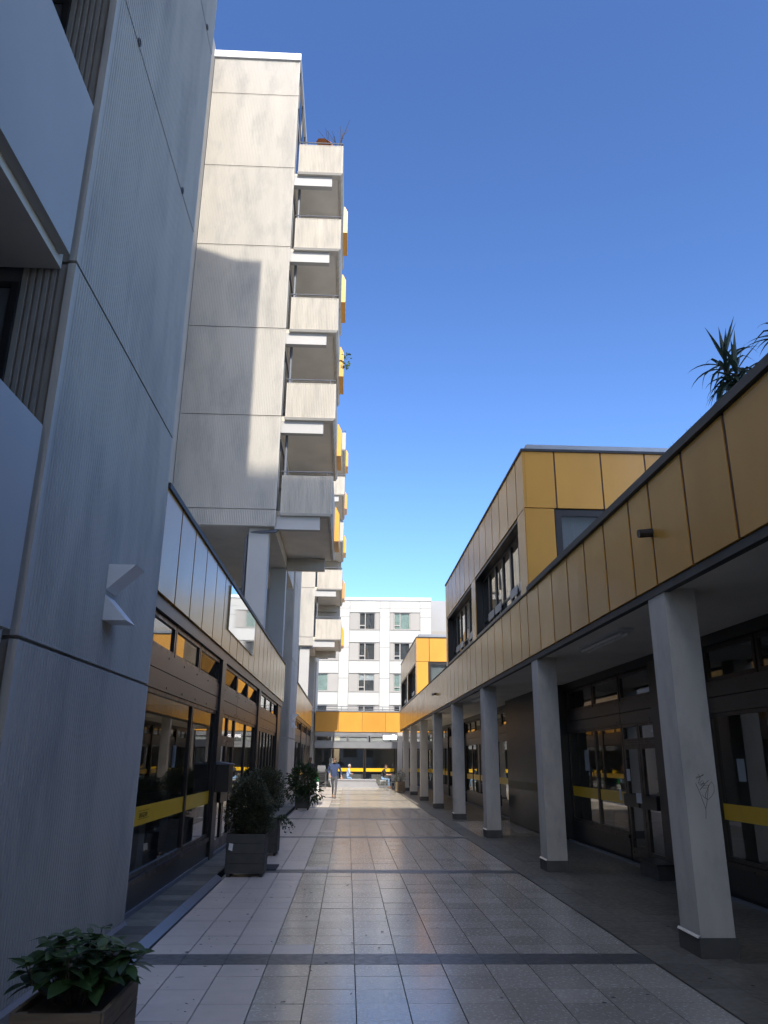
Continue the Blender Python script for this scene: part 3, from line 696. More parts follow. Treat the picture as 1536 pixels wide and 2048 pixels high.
for x in (-.3,1.6,3.8): MB().box(x,x+1.3,YE+1.5,YE+2.3,.02,.78).build('counter', M['room'], eb)
rl_ = thing('terrace_railing', 'thin grey railing along the roof of the end building', 'railing', (1,YE+1.2,4.8))
for z in (4.95,5.12): MB().tube([(-2.2,YE+1.2,z),(3.9,YE+1.2,z)],.02,6).build('rail_bar', M['rail'], rl_)
for i in range(5): MB().tube([(-1.9+1.4*i,YE+1.2,4.55),(-1.9+1.4*i,YE+1.2,5.12)],.018,6).build('post', M['rail'], rl_)
bn = thing('concrete_trough', 'long pale grey flared concrete trough in front of the far glass front', 'trough', (.6,51.6,0))
MB().prism([(-1.0,51.3,0),(2.05,51.3,0),(2.05,52.1,0),(-1.0,52.1,0)],[(-1.15,51.2,.43),(1.98-.25,51.2,.43),(1.98-.25,52.2,.43),(-1.15,52.2,.43)][:4]).build('body', M['bench'], bn)
MB().box(-1.18,1.80,51.16,52.24,.431,.48).build('rim', M['bench'], bn)

# glint pane: the open transom at the right of the row is tipped so that it mirrors the sun
VIEW = (M3 @ Vector((780-768,1475-1024,F_PX))).normalized()
gp = Vector((0,0,CAM_H))+VIEW*((YE-.06)/VIEW.y)
nrm = (SUN-VIEW).normalized()
go = thing('open_transom', 'tipped open transom pane catching the sun at the far glass front', 'window', tuple(gp))
a = nrm.cross(Vector((0,0,1))).normalized(); b = a.cross(nrm)
W2,H2 = .42,.13
c4 = [gp+a*W2*sx+b*H2*sy for sx,sy in ((-1,-1),(1,-1),(1,1),(-1,1))]
MG = glass('sunstruck_glass', ior=2.2, rough=.05, wav=0)
lo = [p-nrm*.006 for p in c4]; hi = [p+nrm*.006 for p in c4]
pm = MB(); pm.prism(lo,hi)
if (Vector(hi[1])-Vector(hi[0])).cross(Vector(hi[2])-Vector(hi[1])).dot(nrm) < 0: pm = MB(); pm.prism(lo[::-1],hi[::-1])
pm.build('pane', MG, go)
fm_ = MB()
for p,q in zip(c4,c4[1:]+c4[:1]): fm_.tube([p,q],.015,4)
fm_.build('sash', M['zinc'], go)

# ------------------------------------------------------------------ white apartment building in the background
wb = thing('white_apartment_building', 'white five-storey apartment block with grey window bays beyond the end building', 'apartment building', (2,75,0), rotz=R(-3))
OFF[wb.name] = (2,75,0)
f = FB(75); f0 = -3.1
HZ = [3.2+2.97*i for i in range(6)]          # floor lines
XB = [(-10.2,-7.4),(-3.55+ -2.9,-3.35) if False else (-6.3,-3.35),(-1.45,1.32) if False else (-2.2,1.35),(2.95,6.5) if False else (2.62,6.05)]
colx = [-12.0]
bays = [(-10.0,-6.7),(-5.72,-2.4),(-1.45,1.9) ,(2.85,6.15)]
bays = [(-9.55,-6.65),(-5.65,-2.7),(-1.75,1.30),(2.25,5.40)]
bays = [(-8.03,-5.05),(-4.07,-1.09),(-.11,2.87),(3.85,6.83)]
wall = MB()
ex = [-13.0]+[v for b in bays for v in b]+[7.9]
mb = MB(); f.box(mb,-13,7.9,-12,-.25,0,16.9); mb.build('core', M['room2'], wb)
for a,b in zip(ex[0::2],ex[1::2]):
    for z0,z1 in zip([0]+HZ[1:],HZ[1:]+[HZ[-1]+.0]):
        if z1-z0 < .1: continue
        mb = MB(); f.box(mb,a+.011,b-.011,-.24,0,z0+.012,min(z1,15.95)-.012); mb.build('wall_panel', M['facade'], wb)
for bi,(a,b) in enumerate(bays):
    for i in range(5):
        zs = HZ[i]-.02 if False else 1.68+ -.0+ (i*2.97) + .95   # window sill of this storey
        zs = 1.95+2.97*i; zh = zs+1.72
        mb = MB(); f.box(mb,a+.011,b-.011,-.24,0,zs-1.25+.012 if i else 0,zs-.03); mb.build('spandrel', M['facade'], wb)
        wl = a+ (.92 if bi % 2 == 0 else .38); wr = wl+1.62
        for (p,q) in ((a,wl),(wr,b)):
            if q-p > .1: mb = MB(); f.box(mb,p+.012,q-.012,-.24,-.06,zs,zh-.012); mb.build('infill_panel', M['facade_g'], wb)
        mb = MB(); f.box(mb,a,b,-.02,.05,zs-.03,zs); mb.build('sill', M['facade_g'], wb)
        wn = window(wb, f, wl, wr, zs, zh-.012, n=-.10, fw=.09, fd=.1, vs=(wl+.62,), hs=(), fm='facade_g', gm='glass')
        mb = MB(); f.box(mb,wl+.09,wl+.6,-.135,-.098,zs+.38,zs+.48); mb.build('transom_bar', M['facade_g'], wn)
        r_ = random.random()
        if (bi,i) in ((3,4),(1,2),(3,2)): mb = MB(); f.box(mb,wl+.05,wr-.05,-.20,-.18,zs+.05,zh-.08); mb.build('blind', M['blind'], wn)
        elif (bi,i) == (2,2): mb = MB(); f.box(mb,wl+.05,wr-.05,-.20,-.18,zh-.65,zh-.08); mb.build('blind', M['blind_or_glare_w'], wn)
    mb = MB(); f.box(mb,a+.011,b-.011,-.24,0,1.95+2.97*4+1.72,15.95); mb.build('spandrel', M['facade'], wb)
for a,b in zip(ex[:-1],ex[1:]):
    mb = MB(); f.box(mb,a+.011,b-.011,-.24,0,15.96,16.72); mb.build('wall_panel', M['facade'], wb)
mb = MB(); f.box(mb,-13,7.95,-3,.08,16.74,17.02); mb.build('roof_edge', M['white'], wb)
g2 = thing('grey_rear_building', 'pale grey building part with two small windows right of the white block', 'building', (11,80,0))
f = FB(79); mb = MB(); f.box(mb,7.5,22,-10,0,0,17.6); mb.build('wall', M['facade_b'], g2)
for x in (8.55,10.4,12.3):
    for z in (9.7,12.6): window(g2, f, x, x+1.2, z, z+1.7, n=.03, fw=.1, fm='rail')
mb = MB(); f.box(mb,7.5,22,.0,.04,14.0-1.6,14.5-.1) ; mb.build('window_band', M['facade_g'], g2)

# ------------------------------------------------------------------ tall block behind the camera (its shade covers the near walkway)
ob = thing('office_block', 'tall dark block behind the viewer whose shadow covers the walkway', 'office building', (0,-20,0))
HB = 9.7+(20.98+14)*1.1
MB().box(-1.2,16.4,-24,-14,0,HB).build('wall', M['office'], ob)
for i in range(11):
    mb = MB()
    for j in range(3): mb.box(-.6+3.1*j,1.4+3.1*j,-14,-13.95,2+4.3*i,4.2+4.3*i)
    mb.build('window_row', M['glass_dark'] if False else M['dark'], ob)
#PROPS
# ------------------------------------------------------------------ plants
def leaf_mesh(name, L_, W_, m, curl=.25, fold=.18, n=5):
    pts = []; fs = []
    for i in range(n+1):
        t = i/n; wd = W_*.5*math.sin(math.pi*min(1,t*.93+.04))**.8*(1.12-.4*t) if 0 < i < n else .002
        z = -curl*L_*t*t
        pts += [(-wd, t*L_, z+fold*wd), (0, t*L_, z), (wd, t*L_, z+fold*wd)]
    for i in range(n):
        a = i*3
        fs += [(a,a+1,a+4,a+3),(a+1,a+2,a+5,a+4)]
    return MB().poly(pts,fs).mesh(name, m, True)
def orient(d, roll=0):
    q = Vector(d).to_track_quat('Y','Z'); return (q @ Quaternion((0,1,0), roll)).to_euler()
def leaf_cloud(mb, c, rad, n, L_, W_, fill=.45, up=.3, seed=0, cull=None, lump=2.2):
    rnd = random.Random(seed); k = 0; tries = 0
    while k < n and tries < n*6:
        tries += 1
        d = Vector((rnd.gauss(0,1),rnd.gauss(0,1),rnd.gauss(0,1))).normalized(); r = rnd.uniform(fill,1)**.6
        nz = noise.noise(d*lump+Vector((seed*3.1,0,0)))
        r *= 1+.30*nz
        p = Vector((c[0]+d.x*rad[0]*r, c[1]+d.y*rad[1]*r, c[2]+d.z*rad[2]*r))
        if noise.noise(p*9) < -.22: continue
        if cull and cull(p): continue
        k += 1
        o = (d+Vector((rnd.uniform(-.8,.8),rnd.uniform(-.8,.8),up+rnd.uniform(-.5,.6)))).normalized()
        q = o.to_track_quat('Y','Z') @ Quaternion((0,1,0), rnd.uniform(-1.2,1.2))
        l = L_*rnd.uniform(.65,1.2); w_ = W_*rnd.uniform(.7,1.15)
        base = [(0,0,0),(w_*.5,l*.4,.12*w_),(w_*.28,l*.8,-.1*l),(0,l,-.2*l),(-w_*.28,l*.8,-.1*l),(-w_*.5,l*.4,.12*w_),(0,l*.45,-.06*l)]
        mb.poly([p+q@Vector(b) for b in base], [(0,1,6),(1,2,6),(2,3,6),(3,4,6),(4,5,6),(5,0,6)])
def stems(mb, base, c, rad, n, r0=.008, seed=1):
    rnd = random.Random(seed)
    for _ in range(n):
        d = Vector((rnd.gauss(0,1),rnd.gauss(0,1),abs(rnd.gauss(.4,.6)))).normalized()
        e = Vector((c[0]+d.x*rad[0]*.85,c[1]+d.y*rad[1]*.85,c[2]+d.z*rad[2]*.9)); b = Vector(base)+Vector((rnd.uniform(-.07,.07),rnd.uniform(-.07,.07),0))
        mid = b.lerp(e,.5)+Vector((rnd.uniform(-.06,.06),rnd.uniform(-.06,.06),.05))
        mb.tube([b,mid,e],[r0,r0*.7,r0*.3],5)
def box_planter(x0,x1,y0,y1,h,label,m,boards=3,post=.05,foot=.05,group=None):
    t = thing('planter', label, 'planter', ((x0+x1)/2,(y0+y1)/2,0), group)
    z0 = foot; bh = (h-foot)/boards
    for i in range(boards):
        a = z0+i*bh+.003; b = z0+(i+1)*bh-.003
        for (p) in ((x0+.012,x1-.012,y0,y0+.025),(x0+.012,x1-.012,y1-.025,y1),(x0,x0+.025,y0+.027,y1-.027),(x1-.025,x1,y0+.027,y1-.027)):
            MB().box(*p,a,b).build('board', M[m], t)
    for (x,y) in ((x0+.027,y0+.027),(x1-.027-post,y0+.027),(x0+.027,y1-.027-post),(x1-.027-post,y1-.027-post)):
        MB().box(x,x+post,y,y+post,0,h-.01).build('post', M[m], t)
    MB().box(x0+.03,x1-.03,y0+.03,y1-.03,foot,h-.04).build('soil', M['soil'], t)
    return t
# nearest wooden box with a broad-leaved plant, bottom left
box_planter(-1.76,-1.265,4.73,5.50,.39,'weathered wooden planter box at the lower left corner',  'wood', 3)
hy = thing('leafy_plant', 'bushy broad-leaved green plant growing in the front wooden planter', 'plant', (-1.66,5.2,.38))
stm = MB(); rnd = random.Random(4)
lf = [leaf_mesh('leaf',.150,.090,M['leaf']), leaf_mesh('leaf',.135,.082,M['leaf'],.4), leaf_mesh('leaf',.12,.074,M['leaf_light'],.1)]
for i in range(40):
    a = rnd.uniform(0,2*math.pi); rr = .34*math.sqrt(rnd.random()); top = Vector((-1.53+rr*math.cos(a)*1.0, 5.12+rr*math.sin(a)*1.1, .60+.13*rnd.random()-.9*rr*rr))
    b = Vector((-1.53+rr*.4*math.cos(a),5.12+rr*.4*math.sin(a),.35))
    mid = b.lerp(top,.55)+Vector((.04*math.cos(a),.04*math.sin(a),0))
    stm.tube([b,mid,top],[.005,.004,.0025],5)
    for lev,(f,k,sc) in enumerate(((1.0,3,.75),(.80,2,1.0),(.55,2,1.05))):
        p = b.lerp(top,f) if f < .55 else mid.lerp(top,(f-.55)/.45)
        for j in range(k):
            ang = rnd.uniform(0,6.28) if j == 0 else ang+2*math.pi/k+rnd.uniform(-.4,.4)
            if lev == 0 and j == 0: ang = a
            d = Vector((math.cos(ang),math.sin(ang),rnd.uniform(-.25,.35) if lev else rnd.uniform(.0,.6))).normalized()
            me = lf[2] if lev == 0 and rnd.random() < .5 else lf[rnd.randrange(2)]
            s_ = sc*rnd.uniform(.8,1.2)
            inst('leaf', me, tuple(p), hy, orient(d, rnd.uniform(-.35,.35)), (s_,s_,s_))
stm.build('stems', M['twig'], hy)
# two tall dark boxes by the left shop door
box_planter(-1.80,-1.215,12.56,13.05,.60,'tall dark planter box holding a dense shrub by the left shop door','planter',4)
t = thing('dense_shrub', 'dense fine-leaved rounded shrub in the tall dark planter by the door', 'shrub', (-1.5,12.8,.55))
mb = MB(); leaf_cloud(mb,(-1.52,12.84,.97),(.36,.33,.46),13000,.036,.018,.25,.5,3,None,1.6); leaf_cloud(mb,(-1.40,12.82,.74),(.30,.30,.24),4000,.036,.018,.2,.3,5)
mb.build('foliage', M['leaf_box'], t, kind='stuff'); mb = MB(); stems(mb,(-1.5,12.8,.55),(-1.52,12.82,.95),(.46,.36,.56),40,.006); mb.build('stems', M['twig'], t)
t = thing('white_label', 'small white label tag stuck on the tall dark planter', 'label', (-1.72,12.55,.42))
MB().prism([(-1.76,12.553,.38),(-1.70,12.553,.36),(-1.70,12.558,.36),(-1.76,12.558,.38)],[(-1.75,12.553,.47),(-1.69,12.553,.46),(-1.69,12.558,.46),(-1.75,12.558,.47)]).build('tag', M['paper'], t)
tag(MB().box(-2.25,-1.10,13.32,13.98,.002,.014).build('doormat', M['rubber']), 'flat black doormat lying behind the tall dark planter', 'doormat')
box_planter(-1.82,-1.25,15.2,15.75,.62,'second dark planter box with trailing plant behind the first','planter',4)
t = thing('tall_shrub', 'taller dark shrub in the second planter against the shop glass', 'shrub', (-1.55,15.5,.58))
mb = MB(); leaf_cloud(mb,(-1.56,15.5,1.08),(.36,.36,.50),10000,.040,.020,.2,.6,8,None,1.6); mb.build('foliage', M['leaf_box'], t, kind='stuff')
mb = MB(); stems(mb,(-1.55,15.5,.58),(-1.6,15.5,1.1),(.42,.4,.65),36,.007,3); mb.build('stems', M['twig'], t)
t = thing('trailing_plant', 'wispy plant trailing over the side of the second dark planter', 'plant', (-1.25,15.3,.6))
mb = MB(); lv = MB(); rnd = random.Random(9)
for i in range(16):
    p = [Vector((-1.30,15.22+rnd.uniform(0,.4),.6))]; d = Vector((rnd.uniform(.2,.7),rnd.uniform(-.3,.1),rnd.uniform(.1,.5)))
    for s_ in range(6):
        p.append(p[-1]+d*.085); d += Vector((0,0,-.24))
        q = Vector((rnd.uniform(-1,1),rnd.uniform(-1,1),rnd.uniform(-.4,1))).to_track_quat('Y','Z')
        for _ in range(4): 
            q = Vector((rnd.uniform(-1,1),rnd.uniform(-1,1),rnd.uniform(-.4,1))).to_track_quat('Y','Z')
            lv.poly([p[-1]+q@Vector(b) for b in ((0,0,0),(.014,.02,0),(0,.045,0),(-.014,.02,0))],[(0,1,2,3)])
    mb.tube(p,.003,4)
mb.build('stems', M['twig'], t); lv.build('foliage', M['leaf_laurel'], t, kind='stuff')
# laurel in a box at the middle stair block
box_planter(-1.80,-1.30,28.45,28.95,.52,'grey planter box at the foot of the middle stair block','planter',3)
t = thing('laurel_bush', 'glossy broad-leaved bush spreading over the planter before the middle stair block', 'shrub', (-1.55,28.7,.5))
mb = MB(); leaf_cloud(mb,(-1.55,28.7,1.0),(.52,.48,.52),1100,.15,.058,.3,.1,11); leaf_cloud(mb,(-1.22,28.5,.55),(.34,.3,.34),240,.15,.055,.3,-.3,12); leaf_cloud(mb,(-1.86,28.5,.62),(.26,.3,.34),160,.15,.055,.3,-.2,13)
mb.build('foliage', M['leaf_laurel'], t, kind='stuff'); mb = MB(); stems(mb,(-1.55,28.7,.45),(-1.5,28.7,.95),(.55,.5,.6),22,.009,5); mb.build('stems', M['twig'], t)
# far right planter beneath the arcade
box_planter(2.62,3.14,44.0,44.7,.55,'low brown planter box at the far arcade columns','wood',3)
t = thing('heather_bush', 'thin brownish bush in the far planter at the arcade columns', 'shrub', (2.9,44.3,.5))
mb = MB(); leaf_cloud(mb,(2.9,44.3,.75),(.34,.34,.36),700,.06,.02,.3,.7,14); mb.build('foliage', M['leaf_box'], t, kind='stuff')
mb = MB(); stems(mb,(2.9,44.3,.5),(2.9,44.3,.75),(.3,.3,.4),16,.006,6); mb.build('stems', M['twig'], t)
# sword-leaved plants on the arcade roof
def sword(p, d, l, w_, droop, parent, kink=None):
    d = Vector(d).normalized(); side = d.cross(Vector((0,0,1)));
    side = side.normalized() if side.length > .05 else Vector((1,0,0))
    pts = []; fs = []; q = Vector(p); n = 7
    for i in range(n+1):
        t = i/n; ww = w_*.5*(1.0 if t < .45 else (1-t)/.55+.02)*(.6+.4*min(1,t*4))
        up = side.cross(d).normalized()
        pts += [q-side*ww+up*ww*.35, q, q+side*ww+up*ww*.35]
        d = (d+Vector((0,0,-droop*(.4+1.6*t)/n))).normalized()
        if kink and i == kink: d = (d+Vector((0,0,-.9))).normalized()
        q = q+d*(l/n)
    for i in range(n):
        a = i*3; fs += [(a,a+1,a+4,a+3),(a+1,a+2,a+5,a+4)]
    MB().poly(pts,fs).build('sword_leaf', M['leaf_sword'], parent)
def yucca(x, y, z, hs, label, seed, sc=1.0):
    rnd = random.Random(seed); t = thing('yucca', label, 'yucca plant', (x,y,z))
    tr = MB(); top = Vector((x+rnd.uniform(-.03,.03),y,z+hs)); tr.tube([(x,y,z-.06),(x+.01,y+.01,z+hs*.5),top],[.035,.03,.026],7); tr.build('trunk', M['twig'], t)
    for i in range(9):
        a = rnd.uniform(0,6.28); e = rnd.uniform(.9,1.5)
        sword(top+Vector((0,0,rnd.uniform(0,.06))), (math.cos(a)*math.cos(e),math.sin(a)*math.cos(e),math.sin(e)), rnd.uniform(.36,.5)*sc, .05*sc, .25, t)
    for i in range(16):
        a = i*2.4+rnd.uniform(-.3,.3); e = rnd.uniform(.0,.8)
        sword(top+Vector((0,0,rnd.uniform(-.1,.02))), (math.cos(a)*math.cos(e),math.sin(a)*math.cos(e),math.sin(e)), rnd.uniform(.36,.55)*sc, .042*sc, rnd.uniform(.6,1.8), t, kink=rnd.choice((None,None,3,4)))
    for i in range(52):
        a = i*2.4+rnd.uniform(-.3,.3); e = rnd.uniform(-.7,.5)
        sword(Vector((x,y,z+hs*rnd.uniform(.15,.9))), (math.cos(a)*math.cos(e),math.sin(a)*math.cos(e),math.sin(e)), rnd.uniform(.3,.5)*sc, .036*sc, rnd.uniform(1.0,2.6), t)
    return t
trough = thing('roof_trough', 'dark plant trough behind the roof edge of the arcade building', 'planter', (3.6,6,4.5))
MB().box(3.36,3.85,4.6,7.4,4.502,4.66).build('trough', M['dark'], trough)
yucca(3.50,6.30,4.70,.56,'spiky sword-leaved plant standing tallest on the right roof edge',3,.85)
yucca(3.47,6.12,4.70,.36,'low drooping sword-leaved plant beside the tallest one on the roof edge',5,.8)
yucca(3.55,5.28,4.68,.32,'spiky sword-leaved plant cut by the right picture border',8,.9)
t = thing('roof_weeds', 'tufts of dry grass along the black roof coping on the right', 'weeds', (3.2,8,4.68))
mb = MB(); rnd = random.Random(2)
for i in range(300):
    y = rnd.triangular(5.5,13.2,6.6); p = Vector((3.175+rnd.uniform(0,.08),y,4.678)); h = rnd.uniform(.02,.07); dx,dy = rnd.uniform(-.03,.02),rnd.uniform(-.03,.03)
    mb.poly([p+Vector((-.003,0,0)),p+Vector((.003,0,0)),p+Vector((dx,dy,h))],[(0,1,2)])
mb.build('tufts', M['leaf_sword'], t, kind='stuff')
t = thing('balcony_vine', 'small green shoots hanging off the side of a tower balcony', 'plant', (-.45,22.6,14.5))
mb = MB(); leaf_cloud(mb,(-.36,23.0,17.35-2.9),(.16,.3,.24),60,.10,.06,.2,-.2,4); mb.build('foliage', M['leaf_light'], t, kind='stuff')

# ------------------------------------------------------------------ people
def skin_verts(verts, edges, rad, root=0, sub=1):
    me = bpy.data.meshes.new('tmp'); me.from_pydata(verts, edges, []); o = bpy.data.objects.new('tmp', me); COL.objects.link(o)
    md = o.modifiers.new('skin','SKIN'); md.use_smooth_shade = True
    for i,r in enumerate(rad): me.skin_vertices[0].data[i].radius = (r, r*.85) if not isinstance(r,tuple) else r
    for i in range(len(rad)): me.skin_vertices[0].data[i].use_root = (i == root)
    s_ = o.modifiers.new('sub','SUBSURF'); s_.levels = sub; s_.render_levels = sub
    dg = bpy.context.evaluated_depsgraph_get(); e = bpy.data.meshes.new_from_object(o.evaluated_get(dg))
    vs = [v.co.copy() for v in e.vertices]; fs = [tuple(p.vertices) for p in e.polygons]
    bpy.data.objects.remove(o); bpy.data.meshes.remove(e); return vs, fs
def person(label, loc, rz, J, mats, hair, sleeves=1.0, head_tilt=.2):
    """J: joint positions (local, facing -Y). mats: skin, top, trousers, shoes"""
    t = thing('person', label, 'person', loc, rotz=rz); OFF[t.name] = (0,0,0)
    names = list(J); V = [Vector(J[k][0]) for k in names]; RR = [J[k][1] for k in names]; ix = {k:i for i,k in enumerate(names)}
    E = [('pelvis','waist'),('waist','chest'),('chest','neck'),('neck','headb'),('chest','shL'),('shL','elL'),('elL','wrL'),('chest','shR'),('shR','elR'),('elR','wrR'),
         ('pelvis','hipL'),('hipL','knL'),('knL','anL'),('anL','toL'),('pelvis','hipR'),('hipR','knR'),('knR','anR'),('anR','toR')]
    vs, fs = skin_verts(V, [(ix[a],ix[b]) for a,b in E], RR, ix['pelvis'], 2)
    mb = MB(); part = {}
    for a,b in E:
        m_ = 1
        if 'neck' == a: m_ = 0
        if a in ('elL','elR'): m_ = 0
        if a in ('shL','shR'): m_ = 1
        if a in ('hipL','hipR','knL','knR') or b in ('hipL','hipR'): m_ = 2
        if a in ('anL','anR'): m_ = 3
        part[(a,b)] = m_
    def classify(c):
        best = 9; mm = 1
        for (a,b),m_ in part.items():
            A = V[ix[a]]; B = V[ix[b]]; d = B-A; k = max(0,min(1,(c-A).dot(d)/max(1e-6,d.length_squared)))
            dist = (c-(A+d*k)).length/(.5*(RR[ix[a]] if not isinstance(RR[ix[a]],tuple) else RR[ix[a]][0])+.04)
            if dist < best:
                best = dist; mm = m_
                if a in ('elL','elR') and k < sleeves: mm = 1
                if a in ('knL','knR') and k > .93: mm = 3
        return mm
    o0 = len(mb.v); mb.v += [tuple(v) for v in vs]
    for f in fs:
        c = sum((vs[i] for i in f), Vector())/len(f); mb.f.append(f); mb.mi.append(classify(c))
    # head: skull, jaw, nose, ears, eyes
    hb = V[ix['headb']]; fw = Vector((0,-1,0)); 
    rot = Matrix.Rotation(head_tilt, 3, 'X')
    def H(x,y,z): return hb+rot@Vector((x,y,z))
    def hball(c, r, mi, seg=12, rings=8):
        o = len(mb.v); tmp = MB().ball((0,0,0), r, seg, rings); mb.v += [tuple(H(*c)+rot@Vector(p)) for p in tmp.v]
        for f in tmp.f: mb.f.append(tuple(i+o for i in f)); mb.mi.append(mi)
    hball((0,-.005,.125),(.074,.095,.112),0); hball((0,-.03,.06),(.056,.065,.062),0)
    hball((0,-.103,.10),(.013,.018,.024),0,6,5)
    for sx in (-1,1): hball((sx*.076,.005,.11),(.012,.02,.03),0,6,5); hball((sx*.03,-.092,.128),(.011,.008,.007),4,6,4)
    hball((0,-.088,.056),(.022,.008,.006),5,6,4)
    # hands: palm and five fingers
    for s_,sx in (('L',1),('R',-1)):
        wr = V[ix['wr'+s_]]; d = (wr-V[ix['el'+s_]]).normalized(); sd = d.cross(Vector((0,1,0))).normalized(); up = sd.cross(d)
        hv=[wr-d*.02,wr+d*.045,wr+d*.085]; he=[(0,1),(1,2)]; hr=[(.026,.018),(.034,.017),(.036,.015)]
        for i,(off,l) in enumerate(((-.027,.070),(-.009,.080),(.009,.074),(.027,.058))):
            b_ = len(hv); hv += [wr+d*.095+sd*off, wr+d*(.095+l*.5)+sd*off*1.15-up*.006, wr+d*(.092+l)+sd*off*1.15-up*.028]; hr += [.0105,.0095,.008]; he += [(2,b_),(b_,b_+1),(b_+1,b_+2)]
        b_ = len(hv); hv += [wr+d*.03-sd*.040, wr+d*.06-sd*.062-up*.01, wr+d*.088-sd*.066-up*.018]; hr += [.013,.011,.009]; he += [(1,b_),(b_,b_+1),(b_+1,b_+2)]
        a,b2 = skin_verts(hv,he,hr,0,1); o = len(mb.v); mb.v += [tuple(p) for p in a]
        for f in b2: mb.f.append(tuple(i+o for i in f)); mb.mi.append(0)
    body = mb.build('body', [M[k] for k in mats]+[M['hair_b'],M['skin_d']], t, smooth=True)
    h = MB(); 
    tmp = MB().ball((0,0,0),(.083,.102,.118),14,9)
    keep = []
    h.v = [tuple(H(0,.004,.132)+rot@Vector(p)) for p in tmp.v]
    for f in tmp.f:
        c = sum((Vector(tmp.v[i]) for i in f), Vector())/len(f)
        if c.z > .035 or (c.y > .01 and c.z > -.06): h.f.append(f); h.mi.append(0)
    if h.f: h.build('hair', M[hair], t, smooth=True)
    t.location = loc; return t
def J_(**k): return k
# man walking towards the camera, looking down
walk_J = dict(pelvis=((0,0,.93),(.155,.11)),waist=((0,-.01,1.08),(.16,.115)),chest=((0,-.01,1.32),(.185,.125)),neck=((0,-.02,1.49),.062),headb=((0,-.045,1.535),.055),
    shL=((.20,0,1.42),.075),elL=((.30,.07,1.16),.052),wrL=((.335,-.02,.94),.034),shR=((-.20,0,1.42),.075),elR=((-.30,.02,1.16),.052),wrR=((-.20,-.17,1.00),.034),
    hipL=((.095,0,.86),.098),knL=((.085,-.16,.51),.066),anL=((.07,-.30,.11),.046),toL=((.085,-.48,.06),.038),hipR=((-.09,.0,.86),.098),knR=((-.05,.10,.49),.064),anR=((-.055,.38,.17),.044),toR=((-.06,.27,.035),.036))
person('man in navy shirt and grey jeans walking towards the viewer on sunlit tiles', (-.60,36.9,.0), 0, walk_J, ('skin','navy','jeans','shoe'), 'hair', .75, .35)
stand_J = dict(pelvis=((0,0,.92),(.15,.11)),waist=((0,0,1.07),(.155,.11)),chest=((0,0,1.31),(.18,.12)),neck=((0,0,1.48),.06),headb=((0,-.01,1.53),.055),
    shL=((.19,0,1.41),.072),elL=((.25,.03,1.14),.05),wrL=((.24,-.06,.90),.033),shR=((-.19,0,1.41),.072),elR=((-.25,.03,1.14),.05),wrR=((-.24,-.05,.90),.033),
    hipL=((.09,0,.85),.095),knL=((.10,-.02,.49),.064),anL=((.10,0,.09),.047),toL=((.12,-.19,.035),.037),hipR=((-.09,0,.85),.095),knR=((-.10,-.02,.49),.064),anR=((-.10,0,.09),.047),toR=((-.12,-.19,.035),.037))
person('person in dark shirt standing in the shade behind the laurel bush', (-1.86,40.2,.0), R(20), stand_J, ('skin_d','black','black','black'), 'hair_b', .1, .1)
sit = dict(pelvis=((0,.05,.56),(.155,.12)),waist=((0,.02,.70),(.155,.115)),chest=((0,-.06,.95),(.175,.12)),neck=((0,-.10,1.11),.058),headb=((0,-.14,1.155),.053),
    shL=((.19,-.07,1.04),.068),elL=((.24,-.20,.80),.048),wrL=((.10,-.42,.80),.033),shR=((-.19,-.07,1.04),.068),elR=((-.24,-.20,.80),.048),wrR=((-.10,-.42,.80),.033),
    hipL=((.10,.0,.54),.095),knL=((.13,-.42,.54),.066),anL=((.13,-.40,.10),.046),toL=((.14,-.58,.035),.036),hipR=((-.10,.0,.54),.095),knR=((-.13,-.42,.54),.066),anR=((-.13,-.34,.10),.046),toR=((-.14,-.52,.035),.036))
person('seated person in black shirt and light jeans on a stool right of the trough', (2.2,50.3,.0), R(80), sit, ('skin','black','denim','shoe'), 'hair', .15, .45)
person('person in light blue shirt seated behind the concrete trough', (.02,52.28,.0), R(100), {k:((v[0][0],v[0][1]*.55,v[0][2]),v[1]) for k,v in sit.items()}, ('skin','blue','denim','shoe'), 'hair_g', .3, .2)
# carrier bag and green bottle crate of the standing person
t = thing('shopping_bag', 'white and green shopping bag beside the standing person in the shade', 'bag', (-1.45,39.9,0))
MB().prism([(-1.60,39.8,.15),(-1.36,39.8,.15),(-1.36,40.0,.15),(-1.60,40.0,.15)],[(-1.56,39.85,.62),(-1.40,39.85,.62),(-1.40,39.95,.62),(-1.56,39.95,.62)]).build('bag', M['bag'], t)
MB().tube([(-1.54,39.9,.6),(-1.52,39.9,.80),(-1.44,39.9,.80),(-1.42,39.9,.6)],.012,5).build('handle', M['green'], t)
MB().box(-1.50,-1.44,39.84,39.9,.62,1.05).build('roll', M['green'], t)

